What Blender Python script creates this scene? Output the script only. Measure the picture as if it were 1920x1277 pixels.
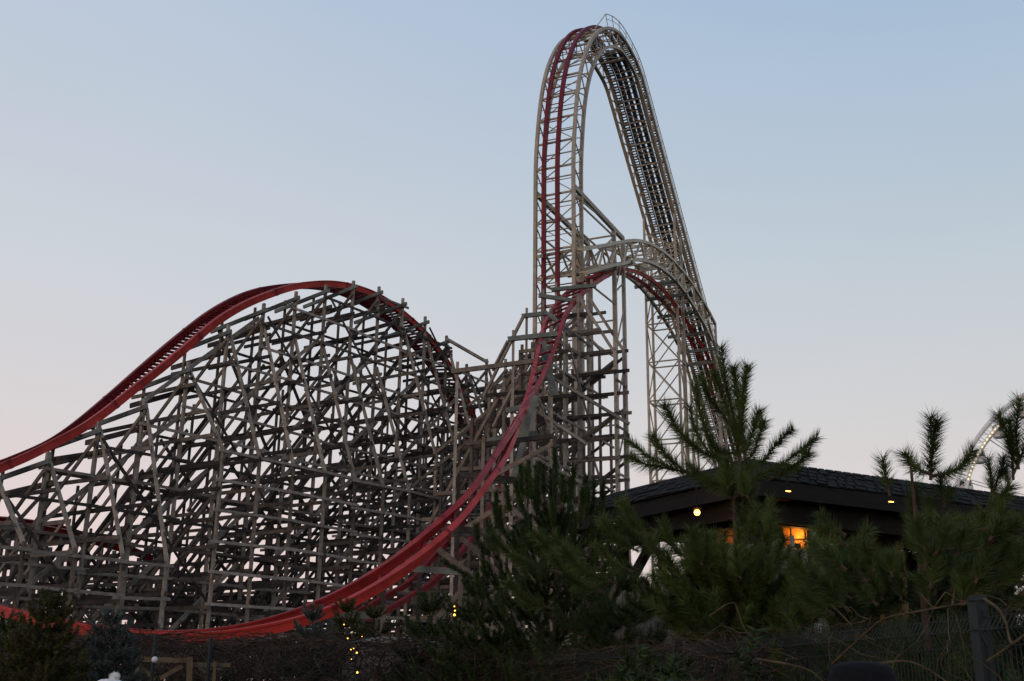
import bpy, bmesh, math, random
import numpy as np
from mathutils import Vector, Matrix
R = math.radians
random.seed(7); rng = np.random.default_rng(7)
for o in list(bpy.data.objects): bpy.data.objects.remove(o)
sc = bpy.context.scene
# ---------------------------------------------------------------- camera, sky, sun, exposure
F = 2078.0; W0, H0 = 1920.0, 1277.0
PITCH, ROLL, EYE = R(17.37), R(0.7), 1.5
cd = bpy.data.cameras.new('camera'); cam = bpy.data.objects.new('camera', cd); sc.collection.objects.link(cam)
cd.sensor_width = 36; cd.lens = F/W0*36; cd.clip_end = 6000; cd.clip_start = 0.1
CM = Matrix.Translation((0,0,EYE)) @ Matrix.Rotation(R(90)+PITCH,4,'X') @ Matrix.Rotation(ROLL,4,'Z')
cam.matrix_world = CM; sc.camera = cam
w = bpy.data.worlds.new('World'); sc.world = w; w.use_nodes = True
nt = w.node_tree; bg = nt.nodes['Background']
SUN_EL, SUN_AZ = 3.0, -150.0      # azimuth clockwise from +Y (view direction): behind the camera to the left
sky = nt.nodes.new('ShaderNodeTexSky'); sky.sky_type = 'NISHITA'; sky.sun_disc = False
sky.sun_elevation = R(SUN_EL); sky.sun_rotation = R(SUN_AZ); sky.altitude = 100
sky.air_density = 1.0; sky.dust_density = 1.0; sky.ozone_density = 1.6
# dusk sky: the physical sky blended with the measured dusk colours (pink belt low down, blue overhead)
wtc = nt.nodes.new('ShaderNodeTexCoord'); sep = nt.nodes.new('ShaderNodeSeparateXYZ'); nt.links.new(wtc.outputs['Generated'], sep.inputs[0])
def wramp(stops):
    r = nt.nodes.new('ShaderNodeValToRGB'); nt.links.new(sep.outputs['Z'], r.inputs[0]); e = r.color_ramp.elements
    while len(e) < len(stops): e.new(.5)
    for k,(p,c) in enumerate(stops): e[k].position = p; e[k].color = (*c,1)
    return r
ra = wramp([(0,(.76,.54,.53)),(.10,(.74,.575,.565)),(.22,(.65,.60,.605)),(.36,(.565,.595,.64)),(.56,(.455,.53,.64)),(1,(.20,.32,.55))])
rb = wramp([(0,(.74,.55,.53)),(.10,(.69,.57,.55)),(.22,(.59,.56,.56)),(.36,(.48,.54,.59)),(.56,(.335,.45,.60)),(1,(.16,.28,.5))])
mr_ = nt.nodes.new('ShaderNodeMapRange'); mr_.interpolation_type = 'SMOOTHSTEP'; mr_.inputs[1].default_value = -.45; mr_.inputs[2].default_value = .5; nt.links.new(sep.outputs['X'], mr_.inputs[0])
mxa = nt.nodes.new('ShaderNodeMixRGB'); nt.links.new(mr_.outputs[0], mxa.inputs[0]); nt.links.new(ra.outputs[0], mxa.inputs[1]); nt.links.new(rb.outputs[0], mxa.inputs[2])
vs = nt.nodes.new('ShaderNodeVectorMath'); vs.operation = 'SCALE'; vs.inputs['Scale'].default_value = .42; nt.links.new(sky.outputs[0], vs.inputs[0])
mxb = nt.nodes.new('ShaderNodeMixRGB'); mxb.inputs[0].default_value = .93; nt.links.new(vs.outputs[0], mxb.inputs[1]); nt.links.new(mxa.outputs[0], mxb.inputs[2])
wn_ = nt.nodes.new('ShaderNodeTexNoise'); wn_.inputs['Scale'].default_value = 2.2; wn_.inputs['Detail'].default_value = 5
wmp = nt.nodes.new('ShaderNodeMapping'); wmp.inputs['Scale'].default_value = (1,1,3.5); nt.links.new(wtc.outputs['Generated'], wmp.inputs[0]); nt.links.new(wmp.outputs[0], wn_.inputs[0])
wmr = nt.nodes.new('ShaderNodeMapRange'); wmr.inputs[3].default_value = .955; wmr.inputs[4].default_value = 1.045; nt.links.new(wn_.outputs[0], wmr.inputs[0])
wsc = nt.nodes.new('ShaderNodeVectorMath'); wsc.operation = 'SCALE'; nt.links.new(mxb.outputs[0], wsc.inputs[0]); nt.links.new(wmr.outputs[0], wsc.inputs['Scale'])
nt.links.new(wsc.outputs[0], bg.inputs[0]); bg.inputs[1].default_value = 0.39
sd = bpy.data.lights.new('sun','SUN'); sd.energy = 0.16; sd.angle = R(14); sd.color = (1,.72,.5)
sun = bpy.data.objects.new('sun', sd); sc.collection.objects.link(sun)
sv = Vector((math.sin(R(SUN_AZ))*math.cos(R(SUN_EL+5)), math.cos(R(SUN_AZ))*math.cos(R(SUN_EL+5)), math.sin(R(SUN_EL+5))))
sun.rotation_euler = (-sv).to_track_quat('-Z','Y').to_euler()
sc.view_settings.view_transform = 'Standard'; sc.view_settings.look = 'None'
sc.view_settings.exposure = 1.5; sc.view_settings.gamma = 1; sc.view_settings.use_curve_mapping = False

# ---------------------------------------------------------------- geometry of sight: survey points of the photograph set on real planes
RM = CM.to_3x3(); C0 = Vector((0,0,EYE))
def ray(px, py): return (RM @ Vector(((px-W0/2)/F, (H0/2-py)/F, -1))).normalized()
def at(px, py, r):                       # point at horizontal distance r
    d = ray(px, py); return C0 + d*(r/math.hypot(d.x, d.y))
def on_plane(px, py, n, off):            # vertical plane n.p = off
    d = ray(px, py); return C0 + d*((off - n.dot(C0))/n.dot(d))
def catmull(P, k=6):
    P = [Vector(p) for p in P]; out = []
    Q = [P[0]*2-P[1]] + P + [P[-1]*2-P[-2]]
    for i in range(1, len(Q)-2):
        a,b,c,d = Q[i-1:i+3]
        for j in range(k):
            t = j/k
            out.append(.5*((2*b)+(c-a)*t+(2*a-5*b+4*c-d)*t*t+(3*b-a-3*c+d)*t**3))
    out.append(P[-1]); return out
def resample(P, step=None, n=None):
    L = [0]
    for a,b in zip(P, P[1:]): L.append(L[-1]+(b-a).length)
    if n is None: n = max(2, int(L[-1]/step)+1)
    out = []; j = 0
    for i in range(n):
        t = L[-1]*i/(n-1)
        while j < len(P)-2 and L[j+1] < t: j += 1
        out.append(P[j].lerp(P[j+1], (t-L[j])/max(1e-6, L[j+1]-L[j])))
    return out
def smooth(P, it=2):
    for _ in range(it): P = [P[0]]+[(P[i-1]+P[i]*2+P[i+1])/4 for i in range(1,len(P)-1)]+[P[-1]]
    return P

# ---------------------------------------------------------------- materials
def mat(name, col, rough=.8, metal=0, var=.25, scale=3, stretch=(1,1,1), bump=.0, col2=None, emit=None, objvar=0, fine=0):
    m = bpy.data.materials.new(name); m.use_nodes = True; t = m.node_tree; b = t.nodes['Principled BSDF']
    b.inputs['Roughness'].default_value = rough; b.inputs['Metallic'].default_value = metal
    if 'Specular IOR Level' in b.inputs: b.inputs['Specular IOR Level'].default_value = .18
    tc = t.nodes.new('ShaderNodeTexCoord'); mp = t.nodes.new('ShaderNodeMapping'); mp.inputs['Scale'].default_value = stretch
    t.links.new(tc.outputs['Object'], mp.inputs[0])
    nz = t.nodes.new('ShaderNodeTexNoise'); nz.inputs['Scale'].default_value = scale; nz.inputs['Detail'].default_value = 8; nz.inputs['Roughness'].default_value = .65
    t.links.new(mp.outputs[0], nz.inputs[0])
    cr = t.nodes.new('ShaderNodeValToRGB'); cr.color_ramp.elements[0].position = .32; cr.color_ramp.elements[1].position = .68
    c2 = col2 or tuple(min(1,c*(1+var)) for c in col)
    cr.color_ramp.elements[0].color = (*[c*(1-var) for c in col],1); cr.color_ramp.elements[1].color = (*c2,1)
    t.links.new(nz.outputs[0], cr.inputs[0]); out = cr.outputs[0]
    if objvar:
        oi = t.nodes.new('ShaderNodeObjectInfo'); mr = t.nodes.new('ShaderNodeMapRange'); mr.inputs[3].default_value = 1-objvar; mr.inputs[4].default_value = 1+objvar
        t.links.new(oi.outputs['Random'], mr.inputs[0])
        mx = t.nodes.new('ShaderNodeVectorMath'); mx.operation = 'SCALE'; t.links.new(out, mx.inputs[0]); t.links.new(mr.outputs[0], mx.inputs['Scale']); out = mx.outputs[0]
    t.links.new(out, b.inputs['Base Color'])
    if bump:
        bp = t.nodes.new('ShaderNodeBump'); bp.inputs['Strength'].default_value = bump; bp.inputs['Distance'].default_value = .02
        n2 = t.nodes.new('ShaderNodeTexNoise'); n2.inputs['Scale'].default_value = scale*6; t.links.new(mp.outputs[0], n2.inputs[0])
        t.links.new(n2.outputs[0], bp.inputs['Height']); t.links.new(bp.outputs[0], b.inputs['Normal'])
    if emit: b.inputs['Emission Color'].default_value = (*emit[0],1); b.inputs['Emission Strength'].default_value = emit[1]
    return m
M = {}
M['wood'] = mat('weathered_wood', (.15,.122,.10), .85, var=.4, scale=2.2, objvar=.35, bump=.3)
M['wood_light'] = mat('lit_grey_wood', (.25,.215,.18), .85, var=.35, scale=2.5, objvar=.25, bump=.3)  # lighter copy for the near timbers, their lit look put into the colour
M['wood_dark'] = mat('shaded_dark_wood', (.058,.050,.045), .88, var=.4, scale=2, objvar=.4, bump=.3)  # dark timbers, and back rows whose shade is put into the colour
M['steel'] = mat('beige_steel', (.36,.30,.23), .5, var=.22, scale=1.2, objvar=.12)
M['steel_pale'] = mat('pale_steel', (.44,.38,.28), .45, var=.2, scale=1.2, objvar=.1)
M['galv'] = mat('grey_green_steel', (.12,.135,.125), .5, metal=.3, var=.3, scale=2, objvar=.15)
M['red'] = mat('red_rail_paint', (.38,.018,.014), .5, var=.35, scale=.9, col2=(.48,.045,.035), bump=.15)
M['red_dark'] = mat('red_rail_dimmed', (.17,.014,.016), .55, var=.35, scale=1.5)  # darker copy of the rail red: far rail and return tracks dimmed in colour
M['red_mid'] = mat('red_rail_shaded', (.27,.014,.014), .5, var=.4, scale=.9, col2=(.36,.03,.028), bump=.15)  # shaded copy of the rail red, far rail's shade put into the colour
M['red_deep'] = mat('deep_red_paint', (.15,.014,.022), .5, var=.25, scale=1.5)  # one even dull maroon for the drop rails
M['track_dark'] = mat('dark_track_steel', (.07,.07,.078), .5, var=.3, scale=2)
M['ground'] = mat('ground_soil', (.022,.02,.013), .95, var=.5, scale=.4, bump=.5, col2=(.05,.05,.025))
M['bark'] = mat('pine_bark', (.06,.04,.028), .9, var=.4, scale=8, bump=.5)
M['needle'] = mat('pine_needles', (.032,.058,.014), .6, var=.5, scale=2, col2=(.085,.125,.03), objvar=.1)
M['needle_dark'] = mat('dark_needles', (.020,.040,.012), .6, var=.5, scale=2, col2=(.045,.08,.02))
M['needle_yellow'] = mat('yellow_green_needles', (.035,.045,.010), .6, var=.4, scale=3, col2=(.07,.075,.015))
M['needle_blue'] = mat('blue_spruce_needles', (.045,.07,.065), .6, var=.35, scale=4, col2=(.09,.13,.125))
M['shingle'] = mat('dark_shingle', (.010,.0095,.009), .9, var=.5, scale=5, stretch=(1,1,4), bump=.8)
M['fascia'] = mat('dark_fascia', (.010,.0095,.009), .8, var=.3, scale=4, stretch=(.3,.3,3), bump=.3)
M['stone'] = mat('pillar_stone', (.26,.15,.07), .85, var=.35, scale=3, bump=.6)
M['mortar'] = mat('mortar', (.06,.045,.035), .9)
M['paling'] = mat('pale_paling', (.27,.245,.21), .85, var=.4, scale=4, stretch=(3,3,.5), bump=.3, objvar=.2)
M['fence'] = mat('anthracite_steel', (.018,.026,.028), .5, var=.2, scale=5)
M['vine'] = mat('dry_vine', (.075,.048,.03), .85, var=.5, scale=6, col2=(.12,.09,.045))
M['vine_dark'] = mat('dark_bramble', (.035,.022,.017), .9, var=.6, scale=3, col2=(.075,.05,.035))
M['white'] = mat('white_paint', (.78,.78,.76), .4, var=.06, scale=2)
M['cabin'] = mat('cabin_white', (.7,.7,.7), .35, var=.06)
M['glass'] = mat('cabin_glass', (.06,.07,.08), .15, var=.2)
M['bulb'] = mat('warm_bulb', (1,.8,.4), emit=((1,.80,.42), .5))
M['fairy'] = mat('fairy_bulb', (1,.6,.2), emit=((1,.42,.05), 1.6))
M['lamp'] = mat('lamp_glow', (1,.6,.2), emit=((1,.33,.05), 4))
M['wool_white'] = mat('white_wool', (.75,.72,.68), .95, var=.15, scale=30, bump=.6)
M['wool_black'] = mat('black_wool', (.006,.006,.008), .95, var=.3, scale=30)
M['skin'] = mat('skin', (.5,.32,.24), .6, var=.08)
M['coat'] = mat('dark_coat', (.02,.022,.03), .85, var=.2)
M['hair'] = mat('brown_hair', (.06,.035,.02), .7, var=.3, scale=40)
M['rock'] = mat('pale_rock', (.16,.14,.12), .9, var=.35, scale=3, bump=.6)
M['board'] = mat('dim_board', (.11,.08,.05), .85, var=.4, scale=4, bump=.3)
M['trees_far'] = mat('far_trees', (.035,.03,.025), .9, var=.4, scale=.5)

# ---------------------------------------------------------------- mesh helpers
def lookup_parent_loc(p):
    v = Vector((0,0,0))
    while p is not None: v += p.location; p = p.parent
    return v
class MB:
    def __init__(s): s.v = []; s.f = []
    def quadface(s, pts):
        b = len(s.v); s.v += [tuple(p) for p in pts]; s.f.append(tuple(range(b, b+len(pts))))
    def box8(s, P):
        b = len(s.v); s.v += [tuple(p) for p in P]
        for q in ((3,2,1,0),(4,5,6,7),(0,1,5,4),(1,2,6,5),(2,3,7,6),(3,0,4,7)): s.f.append(tuple(b+i for i in q))
    def beam(s, p, q, a, b=None, side=None, sag=0):
        p = Vector(p); q = Vector(q); b = a if b is None else b; d = (q-p).normalized()
        if side is None:
            side = d.cross(Vector((0,0,1)))
            if side.length < 1e-3: side = Vector((1,0,0))
        side = Vector(side); side = (side - d*side.dot(d)).normalized(); up = side.cross(d)
        c = [side*(-a/2)+up*(-b/2), side*(a/2)+up*(-b/2), side*(a/2)+up*(b/2), side*(-a/2)+up*(b/2)]
        s.box8([p+x for x in c]+[q+x for x in c])
    def box(s, c, sx, sy, sz, rz=0):
        c = Vector(c); Rz = Matrix.Rotation(rz,3,'Z')
        P = [c+Rz@Vector((x*sx/2,y*sy/2,z*sz/2)) for z in (-1,1) for x,y in ((-1,-1),(1,-1),(1,1),(-1,1))]
        s.box8(P)
    def tube(s, pts, rad, n=5, cap=True):
        pts = [Vector(p) for p in pts]; rr = rad if isinstance(rad,(list,tuple)) else [rad]*len(pts)
        b = len(s.v); ref = Vector((.31,.17,.93))
        for i,p in enumerate(pts):
            d = (pts[min(i+1,len(pts)-1)]-pts[max(i-1,0)]).normalized()
            u = d.cross(ref)
            if u.length < .05: u = d.cross(Vector((1,0,0)))
            u.normalize(); v = d.cross(u)
            for k in range(n):
                a = 2*math.pi*k/n; s.v.append(tuple(p+(u*math.cos(a)+v*math.sin(a))*rr[i]))
        for i in range(len(pts)-1):
            for k in range(n):
                s.f.append((b+i*n+k, b+i*n+(k+1)%n, b+(i+1)*n+(k+1)%n, b+(i+1)*n+k))
        if cap: s.f.append(tuple(b+k for k in range(n))[::-1]); s.f.append(tuple(b+(len(pts)-1)*n+k for k in range(n)))
    def sweep(s, pts, sides, prof, ups=None):     # prof: closed list of (side, up)
        b = len(s.v); n = len(prof)
        for i,p in enumerate(pts):
            d = (pts[min(i+1,len(pts)-1)]-pts[max(i-1,0)]).normalized()
            sd = sides[i]; sd = (sd-d*sd.dot(d)).normalized(); up = sd.cross(d) if ups is None else ups[i]
            for a,c in prof: s.v.append(tuple(p+sd*a+up*c))
        for i in range(len(pts)-1):
            for k in range(n): s.f.append((b+i*n+k, b+i*n+(k+1)%n, b+(i+1)*n+(k+1)%n, b+(i+1)*n+k))
        s.f.append(tuple(b+k for k in range(n))[::-1]); s.f.append(tuple(b+(len(pts)-1)*n+k for k in range(n)))
    def ball(s, c, r, n=8, m=6, sz=1):
        b = len(s.v); c = Vector(c)
        for j in range(1,m):
            th = math.pi*j/m
            for i in range(n):
                a = 2*math.pi*i/n; s.v.append((c.x+r*math.sin(th)*math.cos(a), c.y+r*math.sin(th)*math.sin(a), c.z+r*sz*math.cos(th)))
        t = len(s.v); s.v.append((c.x,c.y,c.z+r*sz)); s.v.append((c.x,c.y,c.z-r*sz))
        for j in range(m-2):
            for i in range(n): s.f.append((b+j*n+i, b+(j+1)*n+i, b+(j+1)*n+(i+1)%n, b+j*n+(i+1)%n))
        for i in range(n): s.f.append((b+i, b+(i+1)%n, t)); s.f.append((b+(m-2)*n+(i+1)%n, b+(m-2)*n+i, t+1))
    def build(s, name, m, parent=None, smoothshade=False, fixn=False):
        off = lookup_parent_loc(parent)
        me = bpy.data.meshes.new(name); v = np.array(s.v, dtype=float).reshape(-1,3) - np.array(off)
        me.from_pydata(v.tolist(), [], s.f); me.materials.append(m)
        if fixn:
            bm = bmesh.new(); bm.from_mesh(me); bmesh.ops.recalc_face_normals(bm, faces=bm.faces); bm.to_mesh(me); bm.free()
        if smoothshade: me.shade_smooth()
        o = bpy.data.objects.new(name, me); sc.collection.objects.link(o)
        if parent is not None: o.parent = parent
        return o
def one(name, m, parent, fn, *a, **k):
    b = MB(); getattr(b, fn)(*a, **k); return b.build(name, m, parent)
def beam(name, m, parent, p, q, a, b=None, side=None): return one(name, m, parent, 'beam', p, q, a, b, side)
def thing(name, label, cat, loc=(0,0,0), group=None, kind=None, parent=None):
    o = bpy.data.objects.new(name, None); sc.collection.objects.link(o); o.location = loc; o.empty_display_size = .3
    tag(o, label, cat, group, kind); return o
def tag(o, label=None, cat=None, group=None, kind=None):
    if label: o['label'] = label
    if cat: o['category'] = cat
    if group: o['group'] = group
    if kind: o['kind'] = kind
    return o
def part(name, parent, loc):              # an empty-less part root is a mesh; used where a part owns sub-parts
    o = bpy.data.objects.new(name, None); sc.collection.objects.link(o); o.parent = parent; o.location = Vector(loc)-lookup_parent_loc(parent); return o

# ---------------------------------------------------------------- ground
g = MB(); n = 48
rings = [0,3,6,10,16,25,40,60,90,140,220,400,900,2500]
g.v.append((0,0,0))
for r in rings[1:]:
    for k in range(n):
        a = 2*math.pi*k/n; g.v.append((r*math.cos(a), r*math.sin(a), 0 if r < 5 else random.uniform(-.05,.05)))
for k in range(n): g.f.append((0, 1+k, 1+(k+1)%n))
for i in range(len(rings)-2):
    for k in range(n): g.f.append((1+i*n+k, 1+(i+1)*n+k, 1+(i+1)*n+(k+1)%n, 1+i*n+(k+1)%n))
tag(g.build('ground', M['ground']), kind='structure')

# ================================================================ tracks
def ibeam(h, wd, fl=.07):                 # side/up profile of a box rail with flanges
    a = wd/2; b = wd*.33
    return [(-a,-h/2),(a,-h/2),(a,-h/2+fl),(b,-h/2+fl),(b,h/2-fl),(a,h/2-fl),(a,h/2),(-a,h/2),(-a,h/2-fl),(-b,h/2-fl),(-b,-h/2+fl),(-a,-h/2+fl)]
def build_track(name, label, A, B, h, wd, mA, mB, mT, tie=.9, sm=3, tie_drop=.0, spine=False, seam=7.0, flip=1, n=None):
    A = smooth(resample(catmull(A), n=(n or 160)), sm); B = smooth(resample(catmull(B), n=(n or 160)), sm)
    root = thing(name, label, 'roller coaster track', (A[0].x, A[0].y, 0), 'roller coaster tracks')
    side = [(A[i]-B[i]).normalized() for i in range(len(A))]
    ups = []
    for i in range(len(A)):
        d = (A[min(i+1,len(A)-1)]-A[max(i-1,0)]).normalized(); u = side[i].cross(d)*flip; ups.append(u.normalized())
    for P, m in ((A,mA),(B,mB)):
        b = MB(); b.sweep(P, side, ibeam(h, wd), None); r = b.build('rail', m, root, fixn=True)
        L = 0; nxt = seam*.5
        for i in range(1,len(P)):
            L += (P[i]-P[i-1]).length
            if L > nxt and i < len(P)-1:
                nxt += seam; s_ = MB(); d = (P[i+1]-P[i-1]).normalized()
                s_.sweep([P[i]-d*.09, P[i]+d*.09], [side[i]]*2, [(x*1.14,y*1.06) for x,y in ibeam(h,wd)], None); s_.build('splice_plate', M['red_dark'], r)
    # cross ties and runner
    LT = 0; b = MB(); nxt = 0
    for i in range(1,len(A)-1):
        LT += (A[i]-A[i-1]).length
        while LT > nxt:
            nxt += tie
            o_ = ups[i]*(-h*.3-tie_drop)
            b.beam(A[i]+o_, B[i]+o_, .1, .14, side=(A[i+1]-A[i-1]))
    t = b.build('cross_ties', mT, root); t['kind'] = 'stuff'
    if spine:
        C_ = [(A[i]+B[i])/2-ups[i]*(h*.9) for i in range(len(A))]; b = MB(); b.sweep(C_, side, [(-.18,-.18),(.18,-.18),(.18,.18),(-.18,.18)], None); b.build('spine_beam', M['galv'], root, fixn=True)
    return root, A, B, ups

# ---------------------------------------------------------------- the camelback hill on its timber trestle
HY = R(34.2); HL = Vector((math.sin(HY), math.cos(HY), 0)); HN = Vector((math.cos(HY), -math.sin(HY), 0)); HOFF = -48.0
def hp(s, n, z): return HL*s + HN*(HOFF+n) + Vector((0,0,z))
nearpx = [(0,878),(50,857),(100,832),(150,806),(200,771),(250,731),(300,692),(350,651),(400,608),(450,576),(500,554),(550,538),(600,532),(640,534),(680,544),(720,562),(760,592),(800,629),(840,683),(870,738),(890,790),(905,850)]
farpx = [(0,872),(80,838),(133,805),(200,750),(267,691),(333,635),(400,584),(467,551),(533,538),(590,537),(640,548),(685,570),(730,602),(783,655),(807,685),(833,728),(850,757),(866,795),(880,845)]
hA = [on_plane(x,y,HN,HOFF-1.0) for x,y in nearpx]; hB = [on_plane(x,y,HN,HOFF-2.9) for x,y in farpx]
d0 = (hA[0]-hA[1]); hA = [hA[0]+d0*2.2-Vector((0,0,0)), ]+hA; d1 = (hB[0]-hB[1]); hB = [hB[0]+d1*1.4]+hB
hA.append(hA[-1]+(hA[-1]-hA[-2])*1.0); hB.append(hB[-1]+(hB[-1]-hB[-2])*1.0)
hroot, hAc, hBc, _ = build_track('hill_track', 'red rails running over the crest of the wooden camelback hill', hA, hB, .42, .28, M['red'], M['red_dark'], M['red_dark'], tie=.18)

toppx = [(90,852),(190,792),(285,742),(372,667),(440,602),(505,567),(565,545),(620,535),(668,528),(717,543),(760,565),(800,598),(838,632),(875,684),(920,675),(1008,674)]
tp = [on_plane(x,y,HN,HOFF) for x,y in toppx]
ss = [p.dot(HL) for p in tp]; zz = [p.z for p in tp]
SP = (ss[13]-ss[0])/13.0
def ztop(s):
    if s < ss[0]: return zz[0] - (ss[0]-s)*(zz[1]-zz[0])/(ss[1]-ss[0])*.55
    return float(np.interp(s, ss, zz))
NB = 20; I0 = -3
trestle = thing('timber_trestle', 'huge weathered wooden lattice trestle carrying the camelback hill on the left', 'trestle', tuple(hp(ss[7], -5, 0)))
ST = 1.95                                    # storey height
def jit(a): return random.uniform(-a, a)
tops = {}
rows_info = {}
FARR = [-3.6, -8.6, -14.2]
for i in range(I0, NB):
    s = ss[0] + SP*i; H = ztop(s) + jit(.05); tops[i] = H
    on_left = s <= ss[8]
    base = hp(s, 0, 0)
    bent = part('bent', trestle, base)
    conn = i > 13
    # near post and the other rows
    near_top = H if not conn else H
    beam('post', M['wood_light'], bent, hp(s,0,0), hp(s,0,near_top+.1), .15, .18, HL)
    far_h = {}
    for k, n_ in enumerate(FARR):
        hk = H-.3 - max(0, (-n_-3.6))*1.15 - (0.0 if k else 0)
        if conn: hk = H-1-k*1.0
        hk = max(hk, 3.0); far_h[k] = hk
        beam('post', M['wood'] if k == 0 else M['wood_dark'], bent, hp(s+jit(.05),n_,0), hp(s,n_,hk), .12, .15, HL)  # rows further back use the dark copy, shade painted in
    # near-side battered leg with a kink
    kink = 7.2 if i < 3 else (13.2 if i < 10 else 16.0)
    zt = min(H-.4, kink + (8.4 if i < 3 else 8.8 if i < 10 else 9.6)); out = 2.9 if i < 3 else 3.3
    if zt > kink+1:
        legm = M['wood_light']
        beam('battered_leg', legm, bent, hp(s+.17,0,zt), hp(s+.17,out,kink), .13, .17, HL)
        beam('post', random.choice([M['wood_light'],M['wood']]), bent, hp(s+.17,out,kink+.15), hp(s+.17,out,0), .14, .17, HL)
        # second inner batter
        if False:
            beam('battered_leg', M['wood'], bent, hp(s-.17,0,H-1.0), hp(s-.17,-.0+1.6,zt-3.2), .16, .22, HL)
    # caps: steel-grey double beams under the rails
    capz = H-.45
    tilt = .12
    if not conn:
        beam('cap_beam', M['galv'], bent, hp(s-.22,.55,capz), hp(s-.22,-4.3,capz-4.8*tilt), .12, .24, HL)
        beam('cap_beam', M['wood_dark'], bent, hp(s+.24,.4,capz-.95), hp(s+.24,-5.0,capz-.95-.3), .10, .28, HL)
    # ledgers
    z = 1.2 + (i%2)*ST*.5; lev = 0
    while z < H-1.2:
        nn = out+.35 if z < kink else (out*max(0,(zt-z))/(zt-kink)+.35 if z < zt else .35)
        # reach of this storey on the far side
        fn = -4.0
        for k, n_ in enumerate(FARR):
            if z < far_h[k] and (k == 0 or z < 8.5 or (lev%2 == 0 and z < far_h[k]-2.5)): fn = n_-.5
        m_ = random.choice([M['wood'], M['wood_dark'], M['wood_dark']])
        sd = .20 if lev%2 else -.20
        beam('ledger', m_, bent, hp(s+sd, nn+jit(.15), z+jit(.05)), hp(s+sd, fn+jit(.3), z+jit(.05)), .09, .2, HL)
        z += ST*.76; lev += 1
    # sway braces: parallel 45 degree timbers climbing toward the near side
    z = H-.9; q = 0
    while z > 2.0:
        full = q%2 == 0
        ln = min(z-.4, 14.4 if full else 9.0)
        beam('sway_brace', M['wood_dark'] if q%3 else M['wood'], bent, hp(s+(.24 if q%2 else -.24), .2, z), hp(s+(.24 if q%2 else -.24), .2-ln, max(.2,z-ln*.93)), .09, .2, HL)
        z -= ST*1.45; q += 1
    # counter braces in the track panel
    z = H-2.0; q = 0
    while z > 5:
        if random.random() < .16: beam('counter_brace', M['wood'], bent, hp(s-.1,-7.2,z), hp(s-.1,.0,z-7.4), .09, .2, HL)
        z -= ST*3; q += 1
# longitudinal girts, one mesh per run
def run(n_, z, hfun, name='girt', m_=None, th=.15):
    seg = []
    for i in range(I0, NB):
        if hfun(i) > z: seg.append(i)
        else:
            if len(seg) > 1: emit_run(seg, n_, z, name, m_, th)
            seg = []
    if len(seg) > 1: emit_run(seg, n_, z, name, m_, th)
def emit_run(seg, n_, z, name, m_, th):
    b = MB()
    for j in range(0, len(seg)-1, 2):
        a = seg[j]; c = seg[min(j+2, len(seg)-1)]
        o_ = .16 if (j//2)%2 else .26
        b.beam(hp(ss[0]+SP*a-.35, n_+o_, z+jit(.06)-(.12 if o_>.2 else 0)), hp(ss[0]+SP*c+.35, n_+o_, z+jit(.06)-.0), .09, th, HN)
    b.build(name, m_ or random.choice([M['wood'], M['wood_light'], M['wood_dark']]), trestle)
z = 2.0; lev = 0
while z < 30:
    run(0, z, lambda i: tops[i]-.6)
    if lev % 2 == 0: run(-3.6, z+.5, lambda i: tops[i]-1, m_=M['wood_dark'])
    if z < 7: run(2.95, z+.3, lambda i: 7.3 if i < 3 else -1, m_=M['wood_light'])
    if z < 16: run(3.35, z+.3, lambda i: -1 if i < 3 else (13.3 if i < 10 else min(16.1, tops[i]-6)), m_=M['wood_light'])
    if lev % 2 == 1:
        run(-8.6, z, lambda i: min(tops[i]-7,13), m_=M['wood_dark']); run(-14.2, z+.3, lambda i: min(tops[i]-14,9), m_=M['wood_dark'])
    z += ST*.8; lev += 1
# long diagonals on the near face (both ways) and the far face
def ldiag(i0, z0, di, dz, n_, m_, a=.09, b=.2, name='long_brace'):
    i1 = i0+di
    if not (I0 <= i0 < NB and I0 <= i1 < NB): return
    z1 = z0+dz
    if z0 > tops[i0] or z1 > tops[i1] or z1 < 0 or z0 < 0: return
    beam(name, m_, trestle, hp(ss[0]+SP*i0, n_, z0), hp(ss[0]+SP*i1, n_, z1), a, b, HN)
for i in range(I0, NB, 1):
    H = tops[i]
    if i%2: ldiag(i, H-.8, 3, -7.6, .42, M['wood_dark'], .07, .13)
    if i % 2 == 0:
        for z in (1.0, 8.4, 15.6): ldiag(i, z, 3, 7.0, -.35, M['wood_light'], .1, .22)
    if i % 2 == 1:
        for z in (8.0, 22.5): ldiag(i, z, 2, -7.2, -3.9, M['wood_dark'], .1, .2)
    if i % 2 == 1:
        for z in (.6, 7.4): ldiag(i, z, 2, 6.8, -8.9, M['wood'], .1, .2)
        for z in (9.4, 16): ldiag(i, z, 3, -6.8, -8.3, M['wood_dark'], .1, .2)

# ---------------------------------------------------------------- tall steel arch
TY = R(25); TM = Vector((math.sin(TY), math.cos(TY), 0)); TW = Vector((math.cos(TY), -math.sin(TY), 0)); TP = Vector((3.45,85,0))
TOFF = TW.dot(TP); HWD = 1.72
def tw(t, w_, z): return TP + TM*t + TW*w_ + Vector((0,0,z))
def tz(px, py, w_):
    p = on_plane(px, py, TW, TOFF+w_); return ((p-TP).dot(TM), p.z)
Dpx = [(1074,420),(1073.5,360),(1075,296),(1077.5,240),(1081.5,184),(1087,142),(1094.6,109),(1104,84),(1114,66),(1125,56),(1137,52),(1148,54.5),(1159,60),(1172,76),(1186,102),(1200,132)]
prof = [tz(x,y,HWD) for x,y in Dpx]
endp = tz(1392,840,HWD)
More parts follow.
